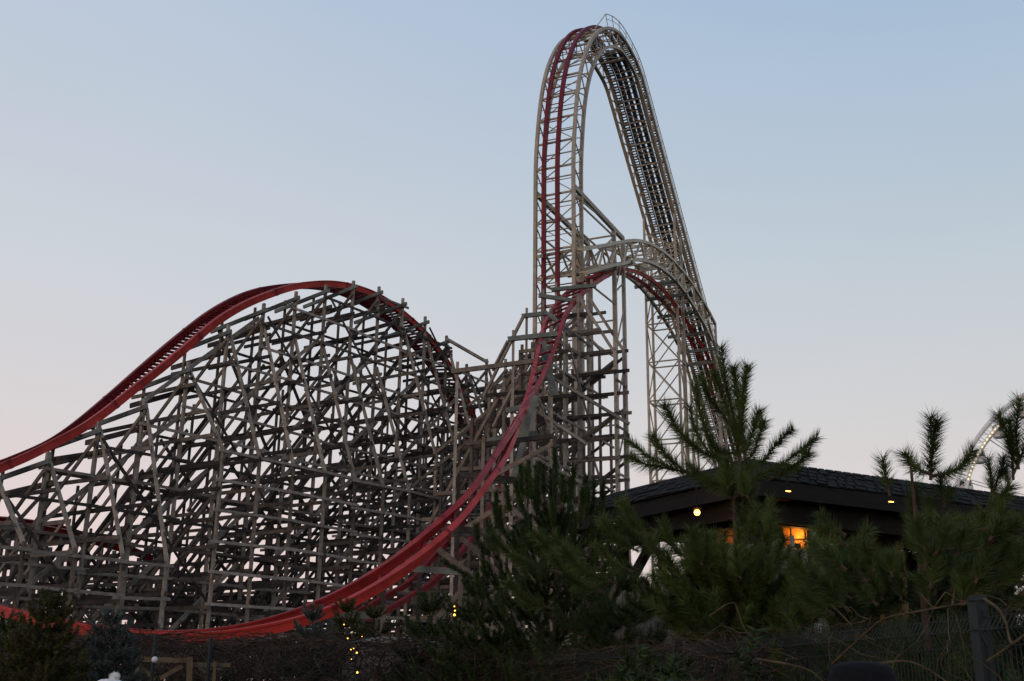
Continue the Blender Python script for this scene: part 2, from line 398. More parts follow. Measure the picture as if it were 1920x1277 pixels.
# left leg is plumb: pin its lower part
tl = prof[2][0]
low = [(tl*1.0-.0, z) for z in (0,8,16,24,32)]
prof = low + [(p[0] if k>2 else tl, p[1]) for k,p in enumerate(prof)] 
pe = prof[-1]
for k in range(1,9): f = k/8; prof.append((pe[0]+(endp[0]-pe[0])*f, pe[1]+(endp[1]-pe[1])*f))
sl = (endp[1]-pe[1])/(endp[0]-pe[0]); ex = -endp[1]/sl
for k in range(1,5): prof.append((endp[0]+ex*k/4.2, endp[1]+sl*ex*k/4.2))
PR = smooth(resample(catmull([Vector((a,0,b)) for a,b in prof], 8), step=.62), 6)
def pnorm(i):
    d = (PR[min(i+1,len(PR)-1)]-PR[max(i-1,0)]).normalized(); return Vector((d.z,0,-d.x))   # inward (toward under the arch)
TD = 1.75
inner = [PR[i]+pnorm(i)*TD for i in range(len(PR))]
def TT(v, w_): return tw(v.x, w_, v.z)
crest = max(range(len(PR)), key=lambda i: PR[i].z)
arch = thing('steel_arch_tower', 'very tall beige lattice steel arch rising above everything at the centre right', 'roller coaster tower', tuple(tw(0,0,0)))
for w_ in (-HWD, HWD):
    for P, nm in ((PR,'outer_chord'),(inner,'inner_chord')):
        pts = [TT(v,w_) for v in P]; pts = [p for p in pts if p.z > -.5]
        b = MB(); b.sweep(pts, [TW]*len(pts), [(-.14,-.14),(.14,-.14),(.14,.14),(-.14,.14)]); b.build(nm, M['steel'], arch, fixn=True)
BAY = 4                                    # samples per bay (2.4 m)
bays = list(range(2, len(PR)-BAY-1, BAY))
for q, i in enumerate(bays):
    j = i+BAY; st = M['steel']
    if PR[j].z < .5 or inner[j].z < 0: break
    b = MB()
    b.beam(TT(PR[i],-HWD), TT(PR[i],HWD), .12, .16)
    b.build('cross_strut', st, arch)
    b = MB(); b.beam(TT(inner[i],-HWD), TT(inner[i],HWD), .09); b.build('cross_strut', st, arch)
    mid = (PR[i]+PR[j])/2; b = MB(); b.beam(TT(mid,-HWD), TT(mid,HWD), .055); b.build('cross_strut', st, arch)
    for w_ in (-HWD, HWD):
        b = MB(); mi = inner[(i+j)//2]
        b.beam(TT(PR[i],w_), TT(mi,w_), .085); b.beam(TT(mi,w_), TT(PR[j],w_), .085)
        b.build('side_lacing', st, arch)
    b = MB()
    if q%2: b.beam(TT(PR[i],-HWD)+TM*.05, TT(PR[j],HWD), .07)
    else: b.beam(TT(PR[i],HWD), TT(PR[j],-HWD), .07)
    b.build('face_bracing', st, arch)
    if q%2:
        b = MB(); b.beam(TT(inner[i],-HWD), TT(inner[j],HWD), .07); b.build('face_bracing', st, arch)
# track on the arch: red drop side, dark lift side with catwalk stairs
OUT = .42
def trk(i, w_): return TT(PR[i]-pnorm(i)*OUT, w_)
rw = (-.95+.18, .45)
cr = crest+2
drop = thing('drop_track', 'twin dark red rails falling down the near face of the tall arch', 'roller coaster track', tuple(tw(0,0,0)), 'roller coaster tracks')
i_low = next(i for i in range(len(PR)) if PR[i].z > 27)
for w_ in rw:
    pts = [trk(i,w_) for i in range(i_low, cr)]
    b = MB(); b.sweep(pts, [TW]*len(pts), [(-.165,-.15),(.165,-.15),(.165,.15),(-.165,.15)]); b.build('rail', M['red_deep'], drop, fixn=True)
b = MB()
for i in range(i_low, cr, 3): b.beam(trk(i,rw[0]), trk(i,rw[1]), .05, .08)
t = b.build('cross_ties', M['red_dark'], drop); t['kind'] = 'stuff'
lift = thing('lift_track', 'dark lift rails with stair catwalks running down the far side of the tall arch', 'roller coaster track', tuple(TT(PR[-8],0)*1), 'roller coaster tracks')
lift.location.z = 0
iend = next(i for i in range(crest, len(PR)) if PR[i].z < .6 or i == len(PR)-1)
for w_ in rw:
    pts = [trk(i,w_) for i in range(cr, iend)]
    b = MB(); b.sweep(pts, [TW]*len(pts), [(-.2,-.2),(.2,-.2),(.2,.2),(-.2,.2)]); b.build('rail', M['track_dark'], lift, fixn=True)
for w0, w1 in ((.85,1.6),(-1.65,-1.15)):
    b = MB()
    for i in range(cr-4, iend-1):
        for f in (0,.5):
            v = PR[i].lerp(PR[i+1], f)-pnorm(i)*.55; b.beam(tw(v.x,w0,v.z), tw(v.x,w1,v.z), .22, .05, side=TM)
    t = b.build('stair_treads', M['track_dark'], lift); t['kind'] = 'stuff'
    for w_ in (w0,w1):
        pts = [TT(PR[i]-pnorm(i)*.45,w_) for i in range(cr-4, iend)]
        b = MB(); b.sweep(pts, [TW]*len(pts), [(-.04,-.12),(.04,-.12),(.04,.12),(-.04,.12)]); b.build('stringer', M['track_dark'], lift, fixn=True)
b = MB()
for i in range(cr, iend-1): b.beam(trk(i,rw[0]), trk(i,rw[1]), .07, .12)
t = b.build('cross_ties', M['track_dark'], lift); t['kind'] = 'stuff'
b = MB()
pts = [TT(PR[i]-pnorm(i)*.2, -.15) for i in range(cr, iend)]; b.sweep(pts, [TW]*len(pts), [(-.2,-.12),(.2,-.12),(.2,.12),(-.2,.12)]); b.build('chain_trough', M['track_dark'], lift, fixn=True)
# handrail at the crest and down the stairs
for w_ in (1.72, ):
    for hh in (1.35, .85):
        pts = [TT(PR[i]-pnorm(i)*hh,w_) for i in range(crest-9, iend)]
        b = MB(); b.tube(pts, .045 if hh>1.2 else .028, 5); b.build('handrail', M['steel_pale'], lift)
    for i in range(crest-9, iend-1, 3):
        beam('rail_post', M['steel_pale'], lift, TT(PR[i],w_), TT(PR[i]-pnorm(i)*1.35,w_), .055)
beam('rail_post', M['steel_pale'], lift, TT(PR[crest-9]-pnorm(crest-9)*1.35,1.72), TT(PR[crest-12]-pnorm(crest-12)*.2,1.0), .08)

def zin(t):                                  # height of the inner chord right of the crest
    c = [v for v in inner[crest:]]
    for a,b_ in zip(c, c[1:]):
        if a.x <= t <= b_.x: return a.z+(b_.z-a.z)*(t-a.x)/(b_.x-a.x)
    return 0
def tower(t0, dt, w0, w1, ztop_, name, label, col=.22, st=4.2, parent=None):
    root = thing(name, label, 'support tower', tuple(tw(t0,(w0+w1)/2,0)), 'steel support towers under the arch')
    cs = [(t0,w0),(t0+dt,w0),(t0+dt,w1),(t0,w1)]
    zs = [ztop_(c[0]) for c in cs]
    for c,zc in zip(cs,zs): beam('column', M['steel'], root, tw(c[0],c[1],0), tw(c[0],c[1],zc), col, col, TW)
    z = .8; q = 0
    while z < min(zs)-.5:
        z2 = min(z+st, min(zs))
        for k in range(4):
            a = cs[k]; c = cs[(k+1)%4]
            b = MB(); b.beam(tw(*a,z), tw(*c,z), .13); b.build('cross_strut', M['steel'], root)
            b = MB()
            if k%2: b.beam(tw(*a,z), tw(*c,z2), .1); b.beam(tw(*c,z), tw(*a,z2), .1, side=TM)
            elif q%2: b.beam(tw(*a,z), tw(*c,z2), .1)
            else: b.beam(tw(*c,z), tw(*a,z2), .1)
            b.build('brace', M['steel'], root)
        z += st; q += 1
    return root
tower(29.5, 2.2, -HWD, HWD, zin, 'support_tower', 'slender four legged steel tower under the bend of the far arch leg')
tower(46, 2.2, -HWD, HWD, zin, 'support_tower', 'mid height steel tower beside the pine tip under the sloping far leg', st=4)
tower(60, 2.2, -HWD, HWD, zin, 'support_tower', 'short steel tower behind the pine under the low end of the far leg', st=4)
# legs of the drop: buttress frame to the right of the plumb leg
T2 = (9.7, 12.2)
butt = thing('steel_buttress', 'pair of thick beige posts propping the tall arch with a sloping beam', 'buttress frame', tuple(tw(11,0,0)))
zA = tz(1150,433,HWD)[1]; zB = tz(1168,448,HWD)[1]
for w_ in (HWD,-HWD):
    za, zb = zA, zB
    beam('column', M['steel'], butt, tw(T2[0],w_,0), tw(T2[0],w_,za), .34, .34, TW)
    beam('column', M['steel'], butt, tw(T2[1],w_,0), tw(T2[1],w_,zb), .30, .30, TW)
    ztp = tz(1076,350,HWD)[1]
    beam('raking_beam', M['steel'], butt, tw(tl,w_,ztp), tw(T2[1]+.1,w_,zb), .3, .42, TW)
    z = 4
    while z < za-2:
        beam('strut', M['steel'], butt, tw(T2[0],w_,z), tw(T2[1],w_,z+(1.8 if int(z)%2 else -1)), .12)
        beam('strut', M['steel'], butt, tw(T2[0],w_,z), tw(T2[1],w_,z+4.5), .11)
        z += 5.2
    for zq in (za-.5, za-3, za-7, za-12):
        tt = tl + TD; beam('strut', M['steel'], butt, tw(tt,w_,zq-.3), tw(T2[0],w_,zq), .13)
    beam('strut', M['steel'], butt, tw(tl+TD,w_,za-6.5), tw(T2[0],w_,za-.6), .12)
for zq in (zA-.4, zA-4, zA-8.5, zA-13, zA-18, zA-23):
    beam('strut', M['steel'], butt, tw(T2[0],-HWD,zq), tw(T2[0],HWD,zq), .13)
# struts at the slope inside the triangle
for f in (.28,.55):
    zq = zA + (tz(1076,350,HWD)[1]-zA)*(1-f); beam('strut', M['steel'], butt, tw(tl+.1,HWD,zq-.6), tw(tl+(T2[1]-tl)*f,HWD,zq), .12)

# ---------------------------------------------------------------- lower pale arch over the inverted track
SW0, SW1 = 3.0, -.9
opx = [(1093,468),(1118,463),(1143,458),(1167,453),(1194,451),(1222,459),(1253,480),(1285,515),(1312,555),(1331,588),(1341,608)]
ipx = [(1097,512),(1120,505),(1146,498),(1171,494),(1194,487),(1222,493),(1249,510),(1275,536),(1302,577),(1322,612),(1334,638)]
sa = thing('low_steel_arch', 'pale curved lattice arch over the second red crest beside the tall arch', 'roller coaster arch', tuple(tw(20,0,0)))
op = [Vector((a,0,b)) for a,b in (tz(x,y,SW0) for x,y in opx)]; ip = [Vector((a,0,b)) for a,b in (tz(x,y,SW0) for x,y in ipx)]
op = smooth(resample(catmull(op), n=49),2); ip = smooth(resample(catmull(ip), n=49),2)
for w_ in (SW0, SW1):
    for P,nm in ((op,'outer_chord'),(ip,'inner_chord')):
        pts = [TT(v,w_) for v in P]; b = MB(); b.sweep(pts, [TW]*len(pts), [(-.14,-.14),(.14,-.14),(.14,.14),(-.14,.14)]); b.build(nm, M['steel_pale'], sa, fixn=True)
    for i in range(2,46,4):
        b = MB(); b.beam(TT(op[i],w_), TT(ip[i+2],w_), .15); b.beam(TT(ip[i+2],w_), TT(op[i+4 if i+4<49 else 48],w_), .15); b.build('lacing', M['steel_pale'], sa)
for i in range(2,48,4):
    beam('cross_strut', M['steel_pale'], sa, TT(op[i],SW0), TT(op[i],SW1), .15); beam('cross_strut', M['steel_pale'], sa, TT(ip[i],SW0), TT(ip[i],SW1), .15)
    b = MB(); j = min(i+4,48); b.beam(TT(op[i],SW0), TT(op[j],SW1), .11); b.beam(TT(op[i],SW1), TT(op[j],SW0), .11); b.build('face_bracing', M['steel_pale'], sa)
# legs of the low arch reach the ground
for (t_, z_) in ((op[-1].x, op[-1].z),):
    for w_ in (SW0,SW1): beam('column', M['steel'], sa, tw(t_,w_,0), tw(t_,w_,z_), .24)
# steel hangers over the red track (grey green)
for k,(pa,pb) in enumerate([((1075,515),(1147,503)),((1090,506),(1192,491)),((1208,503),(1262,496)),((1192,537),(1268,527)),((1214,561),(1285,552)),((1237,592),(1305,587)),((1258,627),(1322,627)),((1278,660),(1335,655)),((1288,683),(1342,680)),((1310,805),(1345,802))]):
    a = on_plane(*pa, TW, TOFF+SW1-.2); b_ = on_plane(*pb, TW, TOFF+SW0)
    c = (a+b_)/2
    beam('hanger_beam', M['galv'], sa, c-TW*2.3+Vector((0,0,-.05)), c+TW*2.3, .22, .34)

# ---------------------------------------------------------------- foreground curve climbing into the inverted crest
o1 = [(-60,1131,44),(0,1146,42),(50,1158,40.5),(120,1175,39),(213,1190,37.5),(287,1197,36.5),(353,1200,36),(430,1195,35.5),(500,1182,35.5),(567,1168,35.5),(633,1145,36),(700,1109,36.6),(753,1073,37.4),(800,1037,38.4),(840,1000,39.5),(883,950,41.5),(920,900,43.5),(945,860,46),(967,805,49.5),(987,750,54),(997,710,58),(1007,667,63),(1013,642,66),(1023,607,71),(1040,577,76.5),(1060,553,81.5),(1087,531,86.5)]
o2 = [(-60,1128,45.6),(0,1143,43.6),(50,1155,42.1),(120,1171,40.6),(213,1186,39.1),(287,1193,38.1),(353,1195,37.6),(430,1187,37.1),(500,1172,37.1),(567,1152,37.1),(633,1121,37.4),(700,1081,37.8),(753,1047,38.4),(800,1005,39.2),(847,960,40.5),(883,922,42),(918,870,44.5),(944,830,47),(968,792,50),(996,746,54.4),(1016,709,58.4),(1032,673,63),(1046,636,67),(1060,592,71.5),(1075,569,76.5),(1100,543,81.8),(1133,520,88)]
cA = [at(*p) for p in o1]; cB = [at(*p) for p in o2]
r1 = [(1123,513),(1150,506),(1180,506),(1214,520),(1245,545),(1273,583),(1300,622),(1322,658),(1340,700),(1352,745)]
r2 = [(1150,514),(1171,513),(1192,522),(1214,538),(1253,577),(1281,616),(1304,655),(1326,692),(1336,735),(1342,772)]
cA += [on_plane(x,y,TW,TOFF+1.6) for x,y in r1]; cB += [on_plane(x,y,TW,TOFF+.2) for x,y in r2]
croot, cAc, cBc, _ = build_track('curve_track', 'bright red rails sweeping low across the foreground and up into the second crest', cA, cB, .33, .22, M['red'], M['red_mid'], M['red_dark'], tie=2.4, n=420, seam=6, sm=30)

# supports of the foreground curve: posts with steel cross beams
cs_root = thing('curve_supports', 'row of wooden posts with grey steel cross beams under the foreground red curve', 'track supports', tuple(Vector((cAc[90].x, cAc[90].y, 0))))
acc = 0; last = 0
idx = []
for i in range(1, len(cAc)):
    acc += (cAc[i]-cAc[i-1]).length
    if acc > (3.1 if cAc[i].z < 9 else 5.2): idx.append(i); acc = 0
for i in idx:
    a, b_ = cAc[i], cBc[i]
    if a.z > 15 or i > 262: break
    mid = (a+b_)/2; sd = Vector((a.x-b_.x, a.y-b_.y, 0))
    tg = cAc[i+1]-cAc[i-1]; sd = Vector((tg.y,-tg.x,0)).normalized()
    if sd.dot(a-b_) < 0: sd = -sd
    d = .75; pa = mid+sd*1.6; pb = mid-sd*1.7
    lowz = min(a.z,b_.z)-.55
    bt = part('support_bent', cs_root, (mid.x, mid.y, 0))
    beam('cross_beam', M['wood_dark'] if a.z > 7 else M['galv'], bt, Vector((pa.x,pa.y,lowz)), Vector((pb.x,pb.y,lowz+(b_.z-a.z)*.4)), .14, .22)
    for p,m_ in ((pa,M['wood']),(pb,M['wood_dark'])): beam('post', m_, bt, Vector((p.x,p.y,0)), Vector((p.x,p.y,lowz+.35)), .15, .18)
    if lowz > 4:
        z = 1.5; q = 0
        while z < lowz-1.5:
            beam('ledger', M['wood_dark'], bt, Vector((pa.x,pa.y,z))+sd*.3, Vector((pb.x,pb.y,z))-sd*.3, .09, .26)
            beam('sway_brace', M['wood'], bt, Vector((pa.x,pa.y,z)) if q%2 else Vector((pb.x,pb.y,z)), Vector((pb.x,pb.y,min(z+3,lowz))) if q%2 else Vector((pa.x,pa.y,min(z+3,lowz))), .09, .2)
            z += 3; q += 1

# ---------------------------------------------------------------- second timber trestle below the arch
rt = thing('timber_trestle', 'squat dark wooden trestle with stacked ledgers under the tall steel arch', 'trestle', tuple(tw(2,-1,0)))
def rh(w_): return 0
T_RT = [-17.6,-15.2,-12.7,-10.1,-8.3,-6.0,-3.8]; H_RT = [20.9,23.3,24.6,27.9,28.6,24.5,20.5]; NB2 = 7
def rtw(k, w_, z): return tw(T_RT[k], w_, z)
rtops = {}
for k in range(NB2):
    H = H_RT[k]; bt = part('bent', rt, rtw(k,6,0)); rtops[k] = H; bat = k in (3,4)
    for j,w_ in enumerate((6.0, 3.9, 1.7, -.4)):
        hj = H-(0,.8,3.2,6.0)[j]
        beam('post', (M['wood_light'],M['wood'],M['wood'],M['wood_dark'])[j], bt, rtw(k,w_,0), rtw(k,w_,hj), .15, .18, TM)  # tone darkens from near row to back row, shade put into the colour
    if bat:
        beam('battered_leg', M['wood_light'], bt, rtw(k,6.0,H-.2)+TM*.14, rtw(k,8.6,H-4.6)+TM*.14, .15, .2, TM)
        beam('post', M['wood_light'], bt, rtw(k,8.6,H-4.4)+TM*.14, rtw(k,8.6,0)+TM*.14, .17, .2, TM)
    beam('battered_leg', M['wood'], bt, rtw(k,3.9,H-1.2)+TM*.15, rtw(k,-3.2,H-13)+TM*.15, .15, .2, TM)
    beam('post', M['wood'], bt, rtw(k,-3.2,H-13)+TM*.15, rtw(k,-3.2,0)+TM*.15, .15, .2, TM)
    z = 1.0+(k%3)*.45; q = 0
    while z < H-.5:
        wr = 6.35
        if bat: wr = 9.0 if z < H-4.6 else 6.35+(H-z)/4.6*2.3
        wl = -3.5 if z < H-13 else max(-3.5, 3.4-(H-z-1.2)*.6)
        beam('ledger', random.choice([M['wood'],M['wood_dark'],M['wood_dark']]), bt, rtw(k,wl+jit(.3),z+jit(.06))+TM*(.16 if q%2 else -.16), rtw(k,wr+jit(.2),z+jit(.06))+TM*(.16 if q%2 else -.16), .09, .23, TM)
        z += 1.5; q += 1
    z = H-1.4; q = 0
    while z > 2.5:
        ww = 6.2 if not bat else (8.5 if z < H-4.6 else 6.2)
        ln = min((z-.3)/.66, 8.8 if q%2 == 0 else 5.5)
        beam('sway_brace', M['wood_dark'] if q%2 else M['wood'], bt, rtw(k,ww,z)+TM*.24, rtw(k,ww-ln,z-ln*.66)+TM*.24, .08, .2, TM); z -= 3.7; q += 1
for n_ in (6.0, 8.6, 1.7):
    z = 2.2
    while z < 27:
        ks = [k for k in range(NB2) if rtops[k]-(0 if n_ == 6 else 4.6) > z and (n_ < 8 or k in (3,4))]
        b = MB()
        for a,c in zip(ks, ks[1:]): b.beam(rtw(a,n_+(.14 if a%2 else .22),z)-TM*.25, rtw(c,n_+(.14 if a%2 else .22),z)+TM*.25, .07, .17, TW)
        if b.v: b.build('girt', random.choice([M['wood'],M['wood_light']]), rt)
        z += 3.2 if n_ > 2 else 5
for k,z in ((0,3.),(2,8.),(0,13.),(2,18.),(3,3.),(1,8.5)):
    beam('long_brace', M['wood_light'], rt, rtw(k,6.32,z+5.5), rtw(k+2,6.32,z), .08, .17, TW)
# grey steel cap beams and posts where the curve climbs past the trestle
cp = thing('track_portal_frames', 'grey steel beams on thin posts framing the red track below the tall arch', 'steel frames', tuple(at(1010,1100,70)*1)); cp.location.z = 0
def portal(pa, pb, r, w2=.34, posts=(0,1), m_=None):
    a = at(*pa, r); b_ = at(*pb, r)
    beam('cap_beam', m_ or M['galv'], cp, a, b_, .22, w2*.85)
    for k in posts:
        p = (a,b_)[k]; q = p + (b_-a).normalized()*(.35 if k == 0 else -.35)
        beam('post', M['wood_light'], cp, Vector((q.x,q.y+.2,0)), q+Vector((0,.2,.6)), .17, .17)
portal((952,636),(1045,626),66)
portal((978,593),(1027,587),71, posts=(0,))
portal((1027,587),(1070,627),71, posts=(1,))
portal((1010,554),(1097,567),77)
portal((1034,543),(1118,535),81, posts=(0,1))
portal((1017,640),(1039,742),65, .5, posts=())
portal((1004,742),(975,830),55, .5, posts=())
portal((1004,742),(960,905),52, .3, posts=())
portal((948,770),(1010,758),60)
portal((846,697),(1010,676),62, .3, m_=M['wood'])
portal((914,827),(1008,812),56, .3)
for (pa,pb,r) in (((983,590),(906,745),70),((952,640),(924,694),67),((975,700),(925,800),66),((1006,690),(1180,795),70),((1005,770),(1100,833),68),((1004,860),(1090,905),66),((838,636),(915,680),72),((1045,640),(1100,672),72),((1073,600),(1130,660),80)):
    beam('brace', M['wood_light'], cp, at(*pa,r), at(*pb,r+2), .14, .2)

# ---------------------------------------------------------------- low return track behind the hill with its own posts
bp = [(-40,980),(0,986),(67,991),(140,1003),(187,1017),(253,1035),(300,1055),(350,1085),(400,1110),(440,1128),(480,1135)]
bA = [on_plane(x,y,HN,HOFF-17) for x,y in bp]; bB = [p - HN*1.6+Vector((0,0,.5)) for p in bA]
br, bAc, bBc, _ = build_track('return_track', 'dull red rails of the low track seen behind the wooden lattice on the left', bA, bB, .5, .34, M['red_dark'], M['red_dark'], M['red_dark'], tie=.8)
b2p = [(690,1160),(733,1140),(770,1118),(810,1093),(850,1050),(877,1020),(905,980),(925,940),(960,870)]
bA2 = [at(x,y,58+i*1.3) for i,(x,y) in enumerate(b2p)]; bB2 = [p+Vector((-1.3,.9,.1)) for p in bA2]
build_track('return_track', 'dull red rails glimpsed low between the trestle and the bushy pine', bA2, bB2, .3, .24, M['red_dark'], M['red_dark'], M['track_dark'], tie=1.4)
rsup = thing('return_supports', 'dark posts and ledgers holding the low return track behind the hill', 'track supports', (bAc[40].x, bAc[40].y, 0))
for i in range(4, len(bAc)-2, 7):
    a = bAc[i]; c = bBc[i]
    for p in (a,c,a-HN*4.2): beam('post', M['wood'], rsup, (p.x,p.y,0), (p.x,p.y,min(a.z,p.z)-.3), .22)
    z = 1
    while z < a.z: q_ = a+HN*.4; e_ = a-HN*4.8; beam('ledger', M['wood_dark'], rsup, (q_.x,q_.y,z), (e_.x,e_.y,z), .1, .26); z += 1.9

# ================================================================ planting
class Needles:
    def __init__(s): s.P = []
    def shoot(s, pts, nlen, per_m, spread=.75, wd=.006, tip=True):
        pts = [Vector(p) for p in pts]; L = sum((b-a).length for a,b in zip(pts,pts[1:]))
        n = int(L*per_m)+4; A = np.array([tuple(p) for p in pts]); seg = np.linspace(0,1,len(pts))
        u = rng.random(n); P = np.stack([np.interp(u, seg, A[:,k]) for k in range(3)],1)
        T = np.gradient(A, axis=0); T = np.stack([np.interp(u, seg, T[:,k]) for k in range(3)],1); T /= np.linalg.norm(T,axis=1)[:,None]+1e-9
        Rn = rng.normal(size=(n,3)); Rn -= (Rn*T).sum(1)[:,None]*T; Rn /= np.linalg.norm(Rn,axis=1)[:,None]+1e-9
        sp = spread*(.7+.6*rng.random(n)); D = T*(1-sp*.45)[:,None]+Rn*sp[:,None]; D /= np.linalg.norm(D,axis=1)[:,None]
        ln = nlen*(.65+.5*rng.random(n)); sideV = np.cross(D, rng.normal(size=(n,3))); sideV /= np.linalg.norm(sideV,axis=1)[:,None]+1e-9
        E = P + D*ln[:,None]; s.P.append(np.stack([P-sideV*wd/2, P+sideV*wd/2, E],1))
    def build(s, name, m, parent):
        V = np.concatenate(s.P).reshape(-1,3) - np.array(lookup_parent_loc(parent)); n = len(V)
        me = bpy.data.meshes.new(name); me.vertices.add(n); me.vertices.foreach_set('co', V.astype(np.float32).ravel())
        me.loops.add(n); me.loops.foreach_set('vertex_index', np.arange(n, dtype=np.int32)); me.polygons.add(n//3)
        me.polygons.foreach_set('loop_start', np.arange(0,n,3,dtype=np.int32)); me.polygons.foreach_set('loop_total', np.full(n//3,3,dtype=np.int32))
        me.update(); me.validate(); me.materials.append(m)
        o = bpy.data.objects.new(name, me); sc.collection.objects.link(o); o.parent = parent; return o
def bend(p0, p1, lift, k=5):
    p0 = Vector(p0); p1 = Vector(p1); out = []
    for i in range(k+1):
        t = i/k; out.append(p0.lerp(p1,t)+Vector((0,0,-lift*math.sin(math.pi*t))))
    return out
def pine(label, base, height, rad, shoots=(), nlen=.09, per_m=420, mat_='needle', levels=9, per=7, z0=.3, shootlen=.35, taper=1.0, wd=.006, group=None, name='pine_tree', seed=1, leader=True, up=.5, spread=.75, top_cut=1.0, trunk_r=.06):
    rs = random.Random(seed); base = Vector(base)
    root = thing(name, label, 'tree' if height > 1.6 else 'shrub', tuple(base), group)
    nd = Needles(); wd_ = MB()
    wd_.tube([base, base+Vector((0,0,height*.5)), base+Vector((0,0,height))], [trunk_r, trunk_r*.6, trunk_r*.18], 7)
    if leader: nd.shoot([base+Vector((0,0,height-shootlen*1.3)), base+Vector((0,0,height))], nlen, per_m, spread, wd)
    for l in range(levels):
        f = l/max(1,levels-1); z = z0 + (height*top_cut-z0)*f
        rr = rad*((1-f)**.7*taper+(1-taper)*.9+.08)
        if f < .25: rr *= .8+f*.8
        a0 = rs.uniform(0,6.28)
        for k in range(per):
            a = a0+2*math.pi*k/per+rs.uniform(-.3,.3); r = rr*rs.uniform(.75,1.1)
            dv = Vector((math.cos(a), math.sin(a), 0)); p0 = base+Vector((0,0,z))
            e = p0+dv*r+Vector((0,0,r*up*rs.uniform(.5,1.1)+.05))
            br_ = bend(p0, e, r*.12); wd_.tube(br_, [trunk_r*.28*(1-.7*i/5) for i in range(6)], 4)
            nd.shoot(br_[2:], nlen, per_m*.8, spread, wd)
            ns = max(1,int(r/shootlen*2.4))
            for q in range(ns):
                t = .3+.7*(q+rs.random())/ns; p = p0.lerp(e,t); sg = -1 if q%2 else 1
                lat = Vector((-dv.y,dv.x,0))*sg
                tip = p + (dv*.6+lat*rs.uniform(.3,.9)+Vector((0,0,rs.uniform(.2,1.0)))).normalized()*shootlen*rs.uniform(.7,1.2)
                sp_ = bend(p, tip, shootlen*.12, 3); wd_.tube(sp_, .006 if wd < .008 else .012, 3, False)
                nd.shoot(sp_, nlen, per_m, spread, wd)
            tip = e+(dv*.5+Vector((0,0,.9))).normalized()*shootlen
            nd.shoot(bend(e,tip,.03,3), nlen, per_m, spread, wd)
    for pts in shoots:
        pts = catmull([Vector(p) for p in pts], 4)
        wd_.tube(pts, [max(.006,.016*(1-i/len(pts))) for i in range(len(pts))], 4)
        nd.shoot(pts[int(len(pts)*.15):], nlen*rs.uniform(1.0,1.3), per_m*rs.uniform(1.1,1.6), spread*rs.uniform(.85,1.15), wd)
    wd_.build('trunk', M['bark'], root); nd.build('crown', M[mat_], root)
    return root
def S(r, *pp): return [at(x,y,r+dr) for (x,y,dr) in [(p+(0,))[:3] for p in pp]]
# the tall pine by the pavilion
rA = 14.0; bA_ = at(1392,1285,rA); bA_.z = 0
topz = at(1385,860,rA).z
shA = [S(rA,(1388,880),(1378,800),(1362,720),(1352,652)), S(rA,(1380,850),(1392,780),(1394,730),(1401,688)), S(rA,(1372,800),(1350,730),(1340,700)),
 S(rA,(1378,850,0),(1345,845,-.2),(1318,790,-.2),(1303,720,-.2)), S(rA,(1384,870),(1320,850,-.3),(1275,810,-.3),(1246,760,-.3)), S(rA,(1330,850,-.3),(1305,810,-.2),(1291,762,-.2)),
 S(rA,(1380,900),(1300,890,.3),(1230,865,.3),(1178,826,.3)), S(rA,(1290,888,.3),(1245,850,.3),(1224,818,.3)), S(rA,(1260,880,.3),(1210,870,.2),(1182,858,.2)),
 S(rA,(1388,850),(1402,835,.2),(1414,800,.2),(1422,772,.2)), S(rA,(1390,870),(1412,850,-.2),(1424,815,-.2),(1432,790,-.2)), S(rA,(1390,890),(1430,865,.3),(1458,830,.3),(1486,806,.3)),
 S(rA,(1390,905),(1450,880,0),(1495,850,0),(1532,820,0)), S(rA,(1440,900),(1490,875,-.2),(1516,850,-.2)), S(rA,(1395,920),(1330,905),(1290,870,.4)),
 S(rA,(1400,870),(1385,760,.2),(1375,690,.2)), S(rA,(1388,830),(1365,790,.3),(1330,745,.3),(1312,705,.3))]
for k in range(130):
    y = random.uniform(915,1165); x = random.gauss(1352, 45+(y-920)*.42); dr = random.uniform(-1.1,1.0)
    if 1440 < x < 1560 and 915 < y < 1055: continue
    if 1250 < x < 1360 and y < 1035: continue
    if x < 1275 and y < 955: continue
    if 1400 < x < 1530 and 1040 < y < 1160 and random.random() < .85: continue
    if 1130 < x < 1310 and y > 1085 and random.random() < .75: continue
    l = random.uniform(50,95); sx = (x-1390)/200*.8+random.uniform(-.3,.3)
    x1 = x+sx*l; shA.append(S(rA,(x,y,dr),(x+sx*l*.6,y-l*.25,dr),(x1,y-l*.75,dr)))
pine('tall long needled pine with a ragged leader standing before the dark shingled roof', bA_, topz, 1.05, shA, nlen=.155, per_m=760, levels=8, per=5, z0=1.9, shootlen=.46, seed=3, leader=False, trunk_r=.06, taper=.75, top_cut=.66, up=.3, wd=.0075)
# bushy pine left of the pavilion
rB = 19.0; bB_ = at(1040,1285,rB); bB_.z = 0
shB = [S(rB,(1038,940),(1042,890),(1040,842)), S(rB,(1012,960),(1008,910),(1012,868)), S(rB,(990,980),(975,940),(968,905)), S(rB,(1065,960),(1072,915),(1076,880)), S(rB,(1100,990),(1125,950),(1132,905)),
 S(rB,(960,1020),(935,985),(925,945)), S(rB,(930,1050),(900,1020),(893,985)), S(rB,(1120,1010),(1150,970),(1160,930)), S(rB,(1010,980),(1000,930),(985,880)), S(rB,(900,1090),(860,1070),(835,1055))]
for k in range(55):
    y = random.uniform(930,1190); hw = 60+(y-930)*.42; x = 1025+random.uniform(-hw,hw); dr = random.uniform(-1.2,1.2); l = random.uniform(45,80); sx = (x-1030)/180*.6
    shB.append(S(rB,(x,y,dr),(x+sx*l*.5,y-l*.4,dr),(x+sx*l*.7,y-l,dr)))
